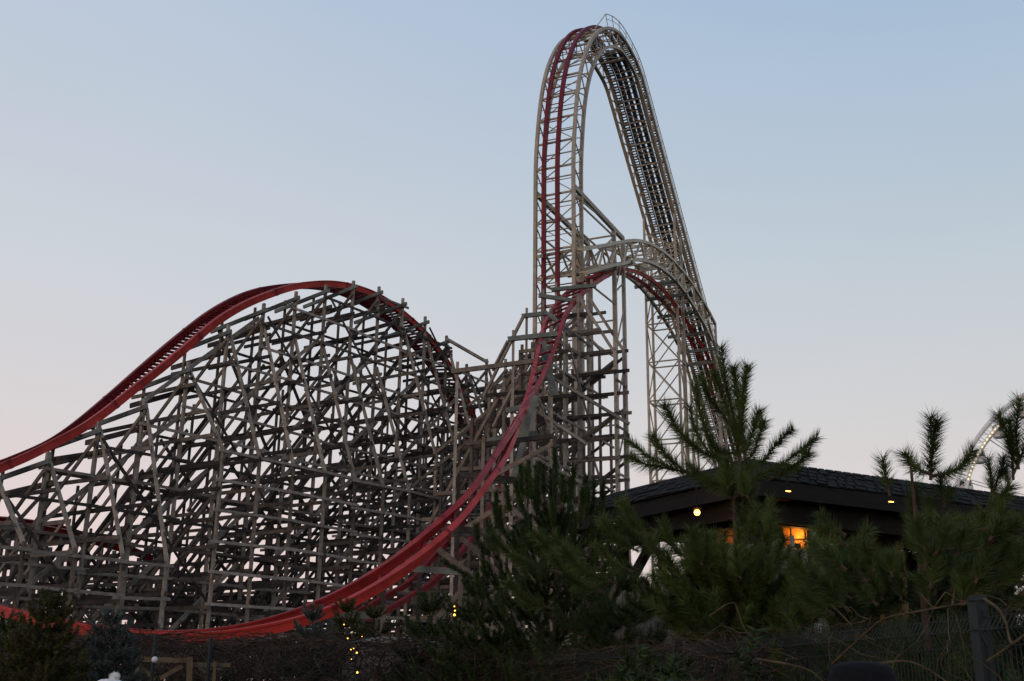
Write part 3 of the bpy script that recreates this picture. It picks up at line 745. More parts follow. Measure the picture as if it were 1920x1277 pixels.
pine('dense bushy pine with upright candles between the red curve and the pavilion', bB_, at(1038,930,rB).z, .95*1.36, shB, nlen=.11, per_m=650, levels=9, per=7, z0=.5, shootlen=.46, mat_='needle_dark', seed=5, top_cut=.85, up=.8, spread=.6, wd=.012, trunk_r=.06)
# right-hand mass of pines
rC = 10.0; bC_ = at(1748,1290,rC); bC_.z = 0
shC = [S(rC,(1745,900),(1747,850),(1745,783)), S(rC,(1745,890),(1715,875,.2),(1695,850,.2)), S(rC,(1748,893),(1795,880,.1),(1824,845,.1)), S(rC,(1668,930),(1660,890),(1655,858)), S(rC,(1745,860),(1752,820),(1758,790))]
for k in range(130):
    x = random.uniform(1560,1935); ymin = 930+abs(x-1750)*.35; y = random.uniform(ymin,1160); dr = random.uniform(-1.2,1.0); l = random.uniform(55,95)
    if (1600 < x < 1700 and y < 1070) or (x < 1640 and y < 1000): continue
    sx = (x-1740)/150*.8+random.uniform(-.3,.3)
    shC.append(S(rC,(x,y,dr),(x+sx*l*.6,y-l*.3,dr),(x+sx*l,y-l*.6,dr)))
pine('broad pine with a single pale leader in front of the long eave', bC_, at(1745,870,rC).z, .65, shC, nlen=.13, per_m=850, levels=6, per=6, z0=.5, shootlen=.36, seed=8, leader=False, taper=.7, top_cut=.48)
rD = 12.0; bD_ = at(1905,1290,rD); bD_.z = 0
shD = [S(rD,(1910,880),(1905,810),(1912,750)), S(rD,(1905,870),(1890,820),(1872,778)), S(rD,(1860,930),(1858,895),(1852,860)), S(rD,(1900,890),(1925,830),(1935,790)), S(rD,(1895,920),(1885,885),(1880,860)), S(rD,(1860,940),(1870,900),(1880,880)), S(rD,(1900,900),(1897,840),(1893,790))]
pine('pine at the right edge with its shoots crossing the observation wheel', bD_, at(1905,880,rD).z, 1.3, shD, nlen=.13, per_m=850, levels=7, per=6, z0=.5, shootlen=.36, seed=9, leader=False, top_cut=.75, mat_='needle_dark')
# infill young pine between the two (below the pavilion)
rE = 11.0; bE = at(1605,1290,rE); bE.z = 0
pine('low pale green pine sprawling between the tall pine and the steel fence post', bE, at(1600,1090,rE).z, .8, [], nlen=.12, per_m=750, levels=6, per=7, z0=.5, shootlen=.34, seed=12)
rG = 17.0; bG = at(1180,1290,rG); bG.z = 0
pine('young pine filling the gap under the left end of the eave', bG, at(1180,1110,rG).z, .9, [], nlen=.12, per_m=750, levels=6, per=7, z0=.4, shootlen=.34, seed=14, mat_='needle_dark')
# left shrubs and small conifers
def conifer(label, px, ytop, r, rad, mt, seed, levels=12, per=9, sl=.2, nl=.045, dens=900, name='conifer', up=.2, wd=.009, group=None):
    b = at(px, 1290, r); b.z = 0
    return pine(label, b, at(px,ytop,r).z, rad, [], nlen=nl, per_m=dens, mat_=mt, levels=levels, per=per, z0=.25, shootlen=sl, seed=seed, name=name, up=up, wd=wd, spread=.9, trunk_r=.04, group=group)
conifer('rounded dark green conifer at the bottom left corner of the view', 72, 1142, 14, .75, 'needle_yellow', 21, levels=15, per=11, dens=520, sl=.18)
conifer('low dark conifer cut by the left edge beneath the red track', -5, 1185, 15, .6, 'needle_dark', 22, levels=9, per=9, dens=450)
conifer('blue grey spruce beside the rounded green conifer', 196, 1172, 16, .72, 'needle_blue', 23, levels=13, per=10, dens=520, sl=.16)
conifer('small blue spruce standing right in front of the lowest red rail', 578, 1164, 24, .75, 'needle_blue', 24, levels=8, per=9, dens=380, wd=.015, sl=.3, nl=.07)
c1 = conifer('slim yellow green conifer wound with tiny lights below the red curve', 642, 1148, 26, .65, 'needle_yellow', 25, levels=10, per=8, dens=320, wd=.016, sl=.28, nl=.07)
conifer('shaggy yellow green conifer right of the lit slim one', 695, 1160, 27, .95, 'needle_yellow', 26, levels=8, per=8, dens=300, wd=.016, sl=.3, nl=.07)
conifer('low spreading pine at the foot of the wooden posts left of the bushy pine', 800, 1150, 22, .95, 'needle_dark', 27, levels=6, per=9, dens=380, wd=.013, sl=.34, nl=.09, name='pine_tree', up=.5)
conifer('low spreading pine tucked against the bushy pine on its left side', 890, 1120, 20, 1.1, 'needle_dark', 28, levels=7, per=9, dens=380, wd=.013, sl=.34, nl=.09, name='pine_tree', up=.5)
conifer('low pine hiding the bottom of the wire fence right of the bushy pine', 1110, 1130, 17.5, 1.3, 'needle_dark', 29, levels=6, per=9, dens=420, wd=.008, sl=.3, nl=.09, name='pine_tree', up=.5)
# fairy lights
for k,(x,y,r,rad) in enumerate([(645,1171,25.3,.022),(652,1197,25.3,.025),(679,1193,25.3,.022),(667,1208,25.3,.022),(658,1218,12.3,.01),(663,1216,12.3,.009),(669,1224,12.3,.016),(659,1236,12.3,.008),(670,1261,12.3,.018),(852,1137,19,.02),(853,1145,19,.022),(852,1153,19,.034)]):
    b = MB(); b.ball(at(x,y,r), rad*.58, 6, 5); o = b.build('fairy_light', M['fairy'])
    where = ('on the slim yellow green conifer' if k < 4 else 'among the dark brambles beneath it' if k < 9 else 'beside a post left of the bushy pine')
    rank = ['topmost amber fairy light','left amber fairy light lower','right amber fairy light level','lowest amber fairy light','faint left fairy light','faint topmost fairy light','bright upper fairy light','dimmest fairy light','large lone lowest fairy light','uppermost of three stacked fairy lights','middle of three stacked fairy lights','bright lowest of three stacked fairy lights'][k]
    tag(o, rank+' '+where, 'fairy light', 'tiny amber fairy lights')

# ================================================================ wire panel fence with dry vines
fp = [Vector((4.85,3.2,0)), Vector((3.05,7.5,0)), Vector((1.93,13.4,0)), Vector((-.05,19.0,0)), Vector((-2.6,24.6,0)), Vector((-5.6,30.0,0))]
p1 = at(1832,1122,7.9); p2 = at(1268,1179,13.6); p3 = at(955,1203,19.2)
fp[1] = Vector((p1.x,p1.y,0)); fp[2] = Vector((p2.x,p2.y,0)); fp[3] = Vector((p3.x,p3.y,0)); fp[0] = fp[1]+(fp[1]-fp[2])*.45
FH = p1.z
fence = thing('wire_fence', 'anthracite welded wire panel fence with folded top tangled in dry vines', 'fence', tuple(fp[2]))
for i,p in enumerate(fp):
    o = beam('fence_post', M['fence'], fence, p, p+Vector((0,0,FH-.02)), .09, .09, Vector((1,.25,0)))
    b = MB(); b.box(p+Vector((0,0,FH-.0)), .105, .105, .035, -.25); b.build('cap', M['fence'], o)
    b = MB(); b.box(p+Vector((0,0,FH-.19)), .10, .10, .02, -.25); b.build('clamp', M['fence'], o)
for i in range(len(fp)-1):
    a, c = fp[i], fp[i+1]; d = (c-a); L = d.length; d.normalize(); nrm = Vector((-d.y,d.x,0)) if True else 0
    if nrm.y > 0: nrm = -nrm
    b = MB(); hz = FH-.10; k = int(L/.05) if i < 3 else int(L/.1)
    zs = [hz-.02, hz-.10, hz-.20, hz-.45, hz-.65, hz-.9, hz-1.15, hz-1.4, hz-1.7]
    for z in zs:
        off = nrm*(.05 if abs(z-(hz-.10)) < .01 else 0); b.beam(a+off+Vector((0,0,z)), c+off+Vector((0,0,z)), .006)
    wr = .006 if i < 3 else .009
    for j in range(1,k):
        p = a+d*(L*j/k)
        z3 = lambda z, o=0: p+Vector((0,0,z))+nrm*o
        b.beam(z3(hz+.03), z3(hz-.02), wr); b.beam(z3(hz-.02), z3(hz-.10,.05), wr); b.beam(z3(hz-.10,.05), z3(hz-.20), wr); b.beam(z3(hz-.20), z3(0.05), wr)
    o = b.build('wire_panel', M['fence'], fence)
def fpoint(u, back=0):
    u = max(0, min(len(fp)-1.001, u)); i = int(u); a,c = fp[i],fp[i+1]; d = (c-a).normalized(); return a.lerp(c,u-i)+Vector((-d.y,d.x,0))*back
def tangle(name, label, cat, n, u0, u1, zlo, zhi, rad, m, seed, length=1.2, back=.12, stuff=True, zig=.25):
    rs = random.Random(seed); b = MB()
    for k in range(n):
        u = rs.uniform(u0,u1); p = fpoint(u, -abs(rs.gauss(0,back))); p.z = zlo + (zhi-zlo)*(1-rs.random()**2.0)
        a = rs.uniform(0,6.28); dv = Vector((math.cos(a)*.7, math.sin(a)*.5, rs.uniform(-.9,.7))); pts = [p.copy()]
        q = p.copy(); st = length*rs.uniform(.4,1.3)/9
        for j in range(9):
            dv += Vector((rs.gauss(0,zig),rs.gauss(0,zig),rs.gauss(0,zig)-.07)); dv.normalize(); q = q+dv*st
            if q.z > zhi+.08: q.z = zhi+.08; dv.z = -abs(dv.z)
            pts.append(q.copy())
        r_ = rad*rs.uniform(.5,1.3); b.tube(pts, [r_*(1-.07*j) for j in range(10)], 3, False)
    o = b.build(name, m); tag(o, label, cat, kind='stuff' if stuff else None); return o
tangle('dry_vines', 'bare brown vines tangled through the wire fence', 'vines', 600, .85, 4.2, .5, FH-.02, .0038, M['vine'], 31, 1.0, .06)
tangle('dark_brambles', 'dense dark leafless brambles filling the foot of the fence', 'brambles', 2500, 1.45, 5.0, .1, FH-.12, .0065, M['vine_dark'], 32, 1.3, .35)
# hedge of brambles on the left, beyond the fence
rs = random.Random(40); b = MB()
for k in range(4200):
    x = rs.uniform(-60, 1000); r = rs.uniform(20,30); p = at(x,1270,r); zt_ = 1.5+(1290-(1212+10*math.sin(x*.021)+7*math.sin(x*.057+1)))/2177*r-.05
    if x > 430: zt_ = 1.5+(1290-(1205+5*math.sin(x*.03)))/2177*r-.05
    lim = zt_+rs.gauss(0,.06)+(.0 if rs.random() < .88 else abs(rs.gauss(0,.28))); p.z = zt_*(1-rs.random()**2); a = rs.uniform(0,6.28); dv = Vector((math.cos(a),math.sin(a)*.6,rs.uniform(-.4,.6))); q = p.copy(); pts = [p.copy()]
    for j in range(7):
        dv += Vector((rs.gauss(0,.35),rs.gauss(0,.35),rs.gauss(0,.3)-.05)); dv.normalize(); q = q+dv*.2; q.z = min(q.z, lim+rs.uniform(-.05,.05)); pts.append(q.copy())
    r_ = rs.uniform(.006,.016); b.tube(pts, [r_*(1-.1*j) for j in range(8)], 3, False)
o = b.build('dark_brambles', M['vine_dark']); tag(o, 'wide thicket of leafless brown brambles below the red track', 'brambles', kind='stuff')
# leafy dark bank behind the brambles
rs = random.Random(41)
nd = Needles()
bank = thing('evergreen_undergrowth', 'dark low evergreen undergrowth behind the brambles along the whole bottom', 'undergrowth', tuple(at(700,1280,28)), kind='stuff'); bank.location.z = 0
for k in range(1500):
    x = rs.uniform(-80, 1980); r = rs.uniform(24,34) if x < 1150 else rs.uniform(10,16); p = at(x,1270,r); p.z = (1.9 if x < 1150 else 1.7)*rs.random()
    t_ = p+Vector((rs.gauss(0,.2),rs.gauss(0,.2),rs.uniform(.1,.4))); nd.shoot([p,t_], .12, 130, 1.0, .03)
nd.build('foliage', M['needle_dark'], bank)
# big pale vine runners on the near fence
def runner(label, pts, r, rad):
    P = catmull([at(x,y,r+dr) for x,y,dr in pts], 6); b = MB(); b.tube(P, [rad*(1-.5*i/len(P)) for i in range(len(P))], 5); o = b.build('vine_stem', M['vine']); tag(o, label, 'vine', 'pale vine stems on the near fence')
runner('long olive vine stem running up to the grey fence post', [(1560,1245,1.6),(1620,1190,1.2),(1660,1160,.8),(1720,1147,.4),(1780,1136,.1),(1812,1132,0)], 8.0, .011)
runner('tan vine stem arching down to the right of the fence post', [(1845,1123,0),(1870,1140,-.2),(1885,1165,-.3),(1897,1205,-.4),(1925,1188,-.5)], 7.8, .011)
runner('pale arched stem at the very bottom left of the dark hat', [(1420,1236,0),(1475,1245,0),(1520,1258,0),(1545,1280,0)], 8.6, .009)
runner('straight pale cane crossing right of the dark hat', [(1640,1245,0),(1700,1240,0),(1745,1258,0),(1790,1290,0)], 8.0, .008)
runner('thin cane rising from the wire above the hat', [(1560,1135,.4),(1590,1165,.3),(1605,1185,.3),(1640,1200,.3)], 8.6, .006)
runner('forked reddish twig leaning on the top wire', [(1725,1112,0),(1740,1130,0),(1752,1140,0)], 8.0, .007)
runner('upright pale twig beside the post cap', [(1786,1135,0),(1788,1120,0),(1790,1104,0)], 8.0, .006)
runner('long brown stem crossing the panel right of the post', [(1850,1240,0),(1880,1220,0),(1925,1185,0)], 7.6, .008)
runner('looping dry stem above the fence in front of the planks', [(1330,1155,0),(1372,1130,0),(1385,1150,0),(1400,1185,0),(1440,1215,0),(1470,1217,0)], 10.6, .008)

# ================================================================ dark shingled pavilion
PC = at(1400,893,18.0); EV = PC.z; dA = Vector((math.sin(R(61)),math.cos(R(61)),0)); dB = Vector((math.sin(R(-29)),math.cos(R(-29)),0))
LA, LB = 13.0, 5.6
pav = thing('pavilion', 'dark open wooden pavilion with a shingled hip roof behind the pines', 'pavilion', (PC.x,PC.y,0))
def pv(a, b_, z): return Vector((PC.x,PC.y,0))+dA*a+dB*b_+Vector((0,0,z))
def rows(edge_a, edge_b, top_a, top_b, nrow, b, rs):
    for r_ in range(nrow):
        f0 = r_/nrow; f1 = (r_+1)/nrow+.05
        a0 = edge_a.lerp(top_a,f0); a1 = edge_b.lerp(top_b,f0); c0 = edge_a.lerp(top_a,min(1,f1)); c1 = edge_b.lerp(top_b,min(1,f1)); L = (a1-a0).length; n_ = max(4,int(L/.22))
        nn = (a1-a0).cross(c0-a0).normalized()
        if nn.z < 0: nn = -nn
        t = 0
        cuts = sorted([0,1]+[min(.99,max(.01,(k+rs.uniform(-.25,.25))/n_)) for k in range(1,n_)])
        for u0,u1 in zip(cuts,cuts[1:]):
            lift = rs.uniform(.015,.045); drop = rs.uniform(-.03,.03)
            p0 = a0.lerp(a1,u0+.002)+(a0-c0).normalized()*drop; p1_ = a0.lerp(a1,u1-.002)+(a0-c0).normalized()*drop; q0 = c0.lerp(c1,u0+.002); q1 = c0.lerp(c1,u1-.002)
            b.box8([p0,p1_,q1,q0,p0+nn*lift,p1_+nn*lift,q1+nn*.012,q0+nn*.012])
roof = MB(); IN = .34; RZ = EV+.50; z_e = EV
rs = random.Random(50)
E = [pv(0,0,z_e),pv(LA,0,z_e),pv(LA,LB,z_e),pv(0,LB,z_e)]; T_ = [pv(.75,.75,RZ-.02),pv(LA-.75,.75,RZ-.02),pv(LA-.75,LB-.75,RZ-.02),pv(.75,LB-.75,RZ-.02)]
for k in range(4): rows(E[k],E[(k+1)%4],T_[k],T_[(k+1)%4],5,roof,rs)
apex0, apex1 = pv(2.8,2.8,RZ+.12), pv(LA-2.8,2.8,RZ+.12)
ro = MB(); 
for a,b_,c,d in ((T_[0],T_[1],apex1,apex0),(T_[2],T_[3],apex0,apex1)): ro.quadface([a,b_,c,d])
ro.quadface([T_[1],T_[2],apex1]); ro.quadface([T_[3],T_[0],apex0]); ro.quadface([E[0],E[3],E[2],E[1]])
for k in range(4): ro.quadface([E[k],E[(k+1)%4],T_[(k+1)%4],T_[k]])
rf = ro.build('roof', M['shingle'], pav); roof.build('shingles', M['shingle'], rf)
for (a,b_) in ((0,1),(1,2),(2,3),(3,0)):
    b = MB(); A_ = E[a]; B_ = E[b_]; cc = (E[0]+E[2])/2
    b.beam(A_.lerp(cc,.012)-Vector((0,0,.15)), B_.lerp(cc,.012)-Vector((0,0,.15)), .06, .27); b.build('fascia', M['fascia'], pav)
for a in (.9, 3.9, 6.9, 9.9, 12.2):
    for q in (.8, LB-.8):
        beam('roof_post', M['fascia'], pav, pv(a,q,0), pv(a,q,EV-.05), .22)
beam('tie_beam', M['fascia'], pav, pv(.9,.8,EV-.45), pv(12.2,.8,EV-.45), .2,.3); beam('tie_beam', M['fascia'], pav, pv(.9,.8,EV-.45), pv(.9,LB-.8,EV-.45), .2,.3)
for a in (.9,3.9,6.9): beam('knee_brace', M['fascia'], pav, pv(a,LB-.8,EV-1.5), pv(a,LB-2,EV-.4), .14)
beam('back_wall', M['fascia'], pav, pv(2.6,LB-1.0,EV/2-.1), pv(12.2,LB-1.0,EV/2-.1), .12, EV-.3)
for (a0,b0,a1,b1,dz) in ((.35,.35,LA-.35,.35,.36),(.35,.35,.35,LB-.35,.30)):
    p_, q_ = pv(a0,b0,EV-.27-dz/2), pv(a1,b1,EV-.27-dz/2); beam('eave_shade_board', M['fascia'], pav, p_, q_, .05, dz)  # added dark board standing in for the shade below the eaves
# stone pillars, each with an up-light
def pillar(px, py, r, label, wpx=.42):
    p = at(px,py,r); zt_ = EV-.1; rt_ = thing('stone_pillar', label, 'pillar', (p.x,p.y,0), 'stone pillars glowing under the roof')
    b = MB(); b.box((p.x,p.y,zt_/2), wpx-.06, wpx-.06, zt_, -.5); b.build('mortar_core', M['mortar'], rt_)
    rs = random.Random(int(px)); b = MB(); z = .02
    Rz = Matrix.Rotation(-.5,3,'Z')
    while z < zt_-.12:
        h = rs.uniform(.16,.26); f = rs.uniform(.35,.65)
        for ax in range(4):
            Rk = Matrix.Rotation(-.5+ax*math.pi/2,3,'Z'); x0 = -wpx/2
            for (u0,u1) in ((0,f),(f,1)):
                w_ = (u1-u0)*wpx-.025; cx = x0+(u0+u1)/2*wpx; c = Vector((p.x,p.y,z+h/2))+Rk@Vector((cx,-wpx/2+.01,0)); 
                b.box(c, w_, .05+rs.uniform(0,.03), h-.025, -.5+ax*math.pi/2)
        z += h
    o = b.build('stone_facing', M['stone'], rt_)
    bv = o.modifiers.new('bevel','BEVEL'); bv.width = .02; bv.segments = 2
    return rt_, p
def spot(p, energy, col=(1,.36,.05), rad=.03):
    ld = bpy.data.lights.new('lamp_light','POINT'); ld.energy = energy; ld.color = col; ld.shadow_soft_size = rad
    o = bpy.data.objects.new('lamp_light', ld); sc.collection.objects.link(o); o.location = p; return o
for (x,y,r,lb,en) in ((1494,1000,20.7,'orange lit stone pillar standing beside the tall pine under the long eave',5),(1664,1000,21.8,'orange lit stone pillar showing through the right pine branches',16),(1362,985,20.5,'dim stone pillar behind the tall pine trunk',.3)):
    pr, p = pillar(x,y,r,lb)
    q = p - Vector((p.x,p.y,0)).normalized()*.42; q.z = at(x,1012,r).z-.14
    L_ = thing('up_light', 'small lamp shining up at the '+' '.join(lb.split()[:8]), 'lamp', (q.x,q.y,q.z), 'lamps under the pavilion roof')
    b = MB(); b.tube([q-Vector((0,0,.06)), q+Vector((0,0,.02))], .05, 8); b.build('housing', M['fascia'], L_)
    l_ = spot(q-Vector((L_.location))*0+Vector((0,0,.14)), en); l_.parent = L_; l_.location = (0,0,.14)
    beam('bracket', M['fascia'], L_, q-Vector((0,0,.05)), Vector((p.x,p.y,q.z-.05)), .03)
def wall_lamp(x,y,r,label,rad,sx=1):
    p = at(x,y,r); rt_ = thing('ceiling_lamp' if sx > 1 else 'wall_lamp', label, 'lamp', tuple(p), 'lamps under the pavilion roof')
    b = MB()
    if sx > 1: b.box(p, rad*sx*2, rad*2, rad*.9, .5)
    else: b.ball(p, rad, 12, 10)
    b.build('bulb', M['lamp'], rt_)
    b = MB(); b.box(p+Vector((0,.0,rad*1.5)), rad*2.2*sx, rad*2.4, rad*.5, .5); b.build('housing', M['fascia'], rt_)
    beam('rod', M['fascia'], rt_, p+Vector((0,0,rad*1.5)), Vector((p.x,p.y,EV-.05)), .02)
    if sx == 1: l_ = spot(p, .8); l_.location = (0,-.12,-.1); l_.parent = rt_
wall_lamp(1307,961,18.6,'round glowing amber lamp hanging under the left part of the roof',.05)
wall_lamp(1478,921,17.95,'flat amber eave lamp above the lit stone pillar',.012,3.6)
wall_lamp(1671,941,18.9,'flat amber eave lamp seen between the right pine branches',.012,3.6)
wall_lamp(1308,910,19.5,'faint amber eave lamp above the round hanging lamp',.012,3.0)
# palisade of pale planks
pal = thing('plank_palisade', 'wall of pale weathered vertical planks below the pavilion', 'palisade', tuple(at(1350,1280,15))); pal.location.z = 0
pl0 = at(1085,1280,19.6); pl1 = at(1560,1280,16.0); pl0.z = pl1.z = 0
rs = random.Random(60); nP = 96; dirp = (pl1-pl0).normalized()
for k in range(nP):
    f = (k+.5)/nP; p = pl0.lerp(pl1,f); zt_ = 3.15+.12*math.sin(k*.9)+rs.uniform(-.08,.1)+ (.28 if f > .55 else 0)
    b = MB(); w_ = (pl1-pl0).length/nP*.86; tilt = rs.uniform(-.02,.02)
    b.beam(p+dirp*-tilt, p+Vector((0,0,zt_))+dirp*tilt, w_, .035+rs.uniform(0,.02), side=dirp); b.build('plank', M['paling'], pal)
beam('rail', M['fascia'], pal, pl0+Vector((0,.06,2.2)), pl1+Vector((0,.06,2.2)), .06, .1)
# grey wooden frame among the brambles, bottom left
fr = thing('timber_railing', 'low wooden frame of rails and braces behind the brambles', 'wooden frame', tuple(at(330,1280,19))); fr.location.z = 0
for (a,b_,r,t_) in (((258,1236),(360,1239),19,.06),((355,1246),(432,1247),19.3,.05),((258,1236),(256,1300),19,.05),((356,1232),(354,1300),19,.07),((300,1272),(342,1249),19,.05),((366,1243),(385,1262),19.2,.04),((262,1246),(290,1275),19.1,.04),((403,1240),(400,1290),19.2,.04)):
    beam('frame_rail', M['board'], fr, at(*a,r), at(*b_,r), t_, t_*1.3)
for (x,y0,r) in ((293,1190,17.5),(396,1196,17.8)):
    p = at(x,y0,r); b = MB(); b.tube([Vector((p.x,p.y,0)),p], .03, 8); o = b.build('thin_pole', M['fence']); tag(o, 'thin dark pole standing %s the low wooden frame' % ('in the left half of' if x < 350 else 'at the right end of'), 'pole', 'thin dark poles in the brambles')
b = MB(); b.ball(at(290,1237,17.4), .045, 10, 8); tag(b.build('lamp_globe', mat('dim_globe',(.6,.6,.62),.4)), 'small dim white globe lamp on the wooden frame', 'lamp')
# pale rock ledge at the foot of the posts
b = MB(); P_ = [at(690,1205,24),at(740,1197,24),at(790,1200,24)]
rs = random.Random(70); ring = []
for k in range(14):
    a = 2*math.pi*k/14; ring.append((math.cos(a)*(1.1+rs.uniform(-.1,.1)), math.sin(a)*(.6+rs.uniform(-.08,.08))))
c = at(738,1215,25); ba = len(b.v)
for zf, sc_ in ((0,1.1),(.7,1.05),(.95,.9),(1.0,.5)):
    for (x,y) in ring: b.v.append((c.x+x*sc_, c.y+y*sc_, at(738,1197,25).z*zf+ (rs.uniform(-.04,.04) if zf>.5 else 0)))
for j in range(3):
    for k in range(14): b.f.append((ba+j*14+k, ba+j*14+(k+1)%14, ba+(j+1)*14+(k+1)%14, ba+(j+1)*14+k))
b.f.append(tuple(ba+42+k for k in range(14)))
tag(b.build('rock', M['rock']), 'pale flat topped rock below the wooden posts', 'rock')

# ================================================================ observation wheel
WR = 260; wd0 = 210.0
wc = at(1820+WR+26, 985, wd0); pxm = 2177/wd0*.96; RR = WR/pxm*1.0
wh = thing('observation_wheel', 'white observation wheel with bulb lit rims peeking in at the right edge', 'ferris wheel', (wc.x,wc.y,0))
wx = Vector((wc.y,-wc.x,0)).normalized(); wy = Vector((wc.x,wc.y,0)).normalized()
rotw = R(12); wx2 = (wx*math.cos(rotw)+wy*math.sin(rotw)).normalized(); wn = Vector((-wx2.y,wx2.x,0))
def wp(a, r, d=0): return wc + wx2*(math.cos(a)*r)+Vector((0,0,math.sin(a)*r))+wn*d
for d in (-1.3,1.3):
    for rr_ in (RR, RR-1.5):
        pts = [wp(2*math.pi*k/96, rr_, d) for k in range(97)]; b = MB(); b.tube(pts, .34, 6, False); b.build('rim', M['white'], wh)
b = MB()
for k in range(96):
    a = 2*math.pi*k/96; b.beam(wp(a,RR,-1.3), wp(a,RR-1.5,-1.3), .12); b.beam(wp(a,RR,-1.3), wp(a,RR,1.3), .12); b.beam(wp(a,RR-1.5,-1.3), wp(a+.065,RR,-1.3), .1); b.beam(wp(a,RR,1.3), wp(a,RR-1.5,1.3), .12)
b.build('rim_lattice', M['white'], wh)
b = MB()
for k in range(400):
    a = 2*math.pi*k/400
    if (k//15)%3 == 0 or k%2: continue
    b.ball(wp(a,RR-1.5,-1.75), .15, 5, 4)
o = b.build('rim_bulbs', M['bulb'], wh); o['kind'] = 'stuff'
for k in range(18):
    a = 2*math.pi*k/18; beam('spoke', M['white'], wh, wp(a,RR-1.5,-1.3), wp(a,1.2,-2.2), .16); beam('spoke', M['white'], wh, wp(a,RR-1.5,1.3), wp(a,1.2,2.2), .16)
b = MB(); b.tube([wp(0,0,-3),wp(0,0,3)], 1.5, 16); b.build('hub', M['white'], wh)
for s_ in (-1,1):
    for t_ in (-1,1):
        q = wp(0,0,3*t_); beam('leg', M['white'], wh, q, Vector((wc.x,wc.y,0))+wx2*(14*s_)+wn*(7*t_), 1.0)
for k in range(28):
    a = 2*math.pi*(k+.35)/28; p = wp(a, RR+.9-1.8, 0); p = p+Vector((0,0,-1.6))+wx2*(.0)
    cb = part('cabin', wh, p)
    b = MB(); n_ = 12
    for j in range(6):
        zf = (-1.25,-1.1,-.25,-.2,.9,1.3)[j]; rf_ = (.7,1.1,1.2,1.15,1.0,.35)[j]
        for i in range(n_): an = 2*math.pi*i/n_; b.v.append((p.x+math.cos(an)*rf_, p.y+math.sin(an)*rf_, p.z+zf))
    for j in range(5):
        if j == 3: continue
        for i in range(n_): b.f.append((j*n_+i, j*n_+(i+1)%n_, (j+1)*n_+(i+1)%n_, (j+1)*n_+i))
    b.f.append(tuple(range(n_))[::-1]); b.f.append(tuple(range(5*n_,6*n_)))
    for i in range(0,n_,2):
        an = 2*math.pi*i/n_; b.beam((p.x+math.cos(an)*1.15,p.y+math.sin(an)*1.15,p.z-.2),(p.x+math.cos(an)*1.0,p.y+math.sin(an)*1.0,p.z+.9),.12)
    b.build('shell', M['cabin'], cb)
    b = MB()
    for j,(zf,rf_) in enumerate(((-.2,1.08),(.9,.93))):
        for i in range(n_): an = 2*math.pi*i/n_; b.v.append((p.x+math.cos(an)*rf_, p.y+math.sin(an)*rf_, p.z+zf))
    for i in range(n_): b.f.append((i,(i+1)%n_,n_+(i+1)%n_,n_+i))
    b.build('window', M['glass'], cb)
    beam('hanger', M['white'], cb, p+Vector((0,0,1.2)), wp(a,RR,0), .14)

# ================================================================ distant bare trees beneath the trestle
rs = random.Random(80)
for k in range(26):
    x = -60+k*62+rs.uniform(-20,20); r = rs.uniform(150,190); base = at(x,1280,r); base.z = 0
    if k > 24: break
    h = rs.uniform(6.5,10.5)
    rt_ = thing('bare_tree', '', 'tree', tuple(base), 'far bare trees seen through the trestle')
    rt_['label'] = 'small far leafless tree on the horizon seen through the lattice'
    b = MB(); b.tube([base, base+Vector((0,0,h*.5))], [.22,.15], 5); b.build('trunk', M['trees_far'], rt_)
    b = MB()
    for q in range(60):
        z = h*rs.uniform(.2,.55); a = rs.uniform(0,6.28); p = base+Vector((0,0,z)); l = (h-z)*rs.uniform(.5,.95); e = p+Vector((math.cos(a)*l*.55, math.sin(a)*l*.55, l*.85)); m_ = p.lerp(e,.5)+Vector((rs.gauss(0,.3),rs.gauss(0,.3),0))
        b.tube([p,m_,e], [.09,.05,.02], 3, False)
        for w_ in range(3):
            e2 = m_+Vector((rs.gauss(0,1),rs.gauss(0,1),rs.uniform(.3,1.6))); b.tube([m_,e2], [.04,.015], 3, False)
    b.build('crown', M['trees_far'], rt_)

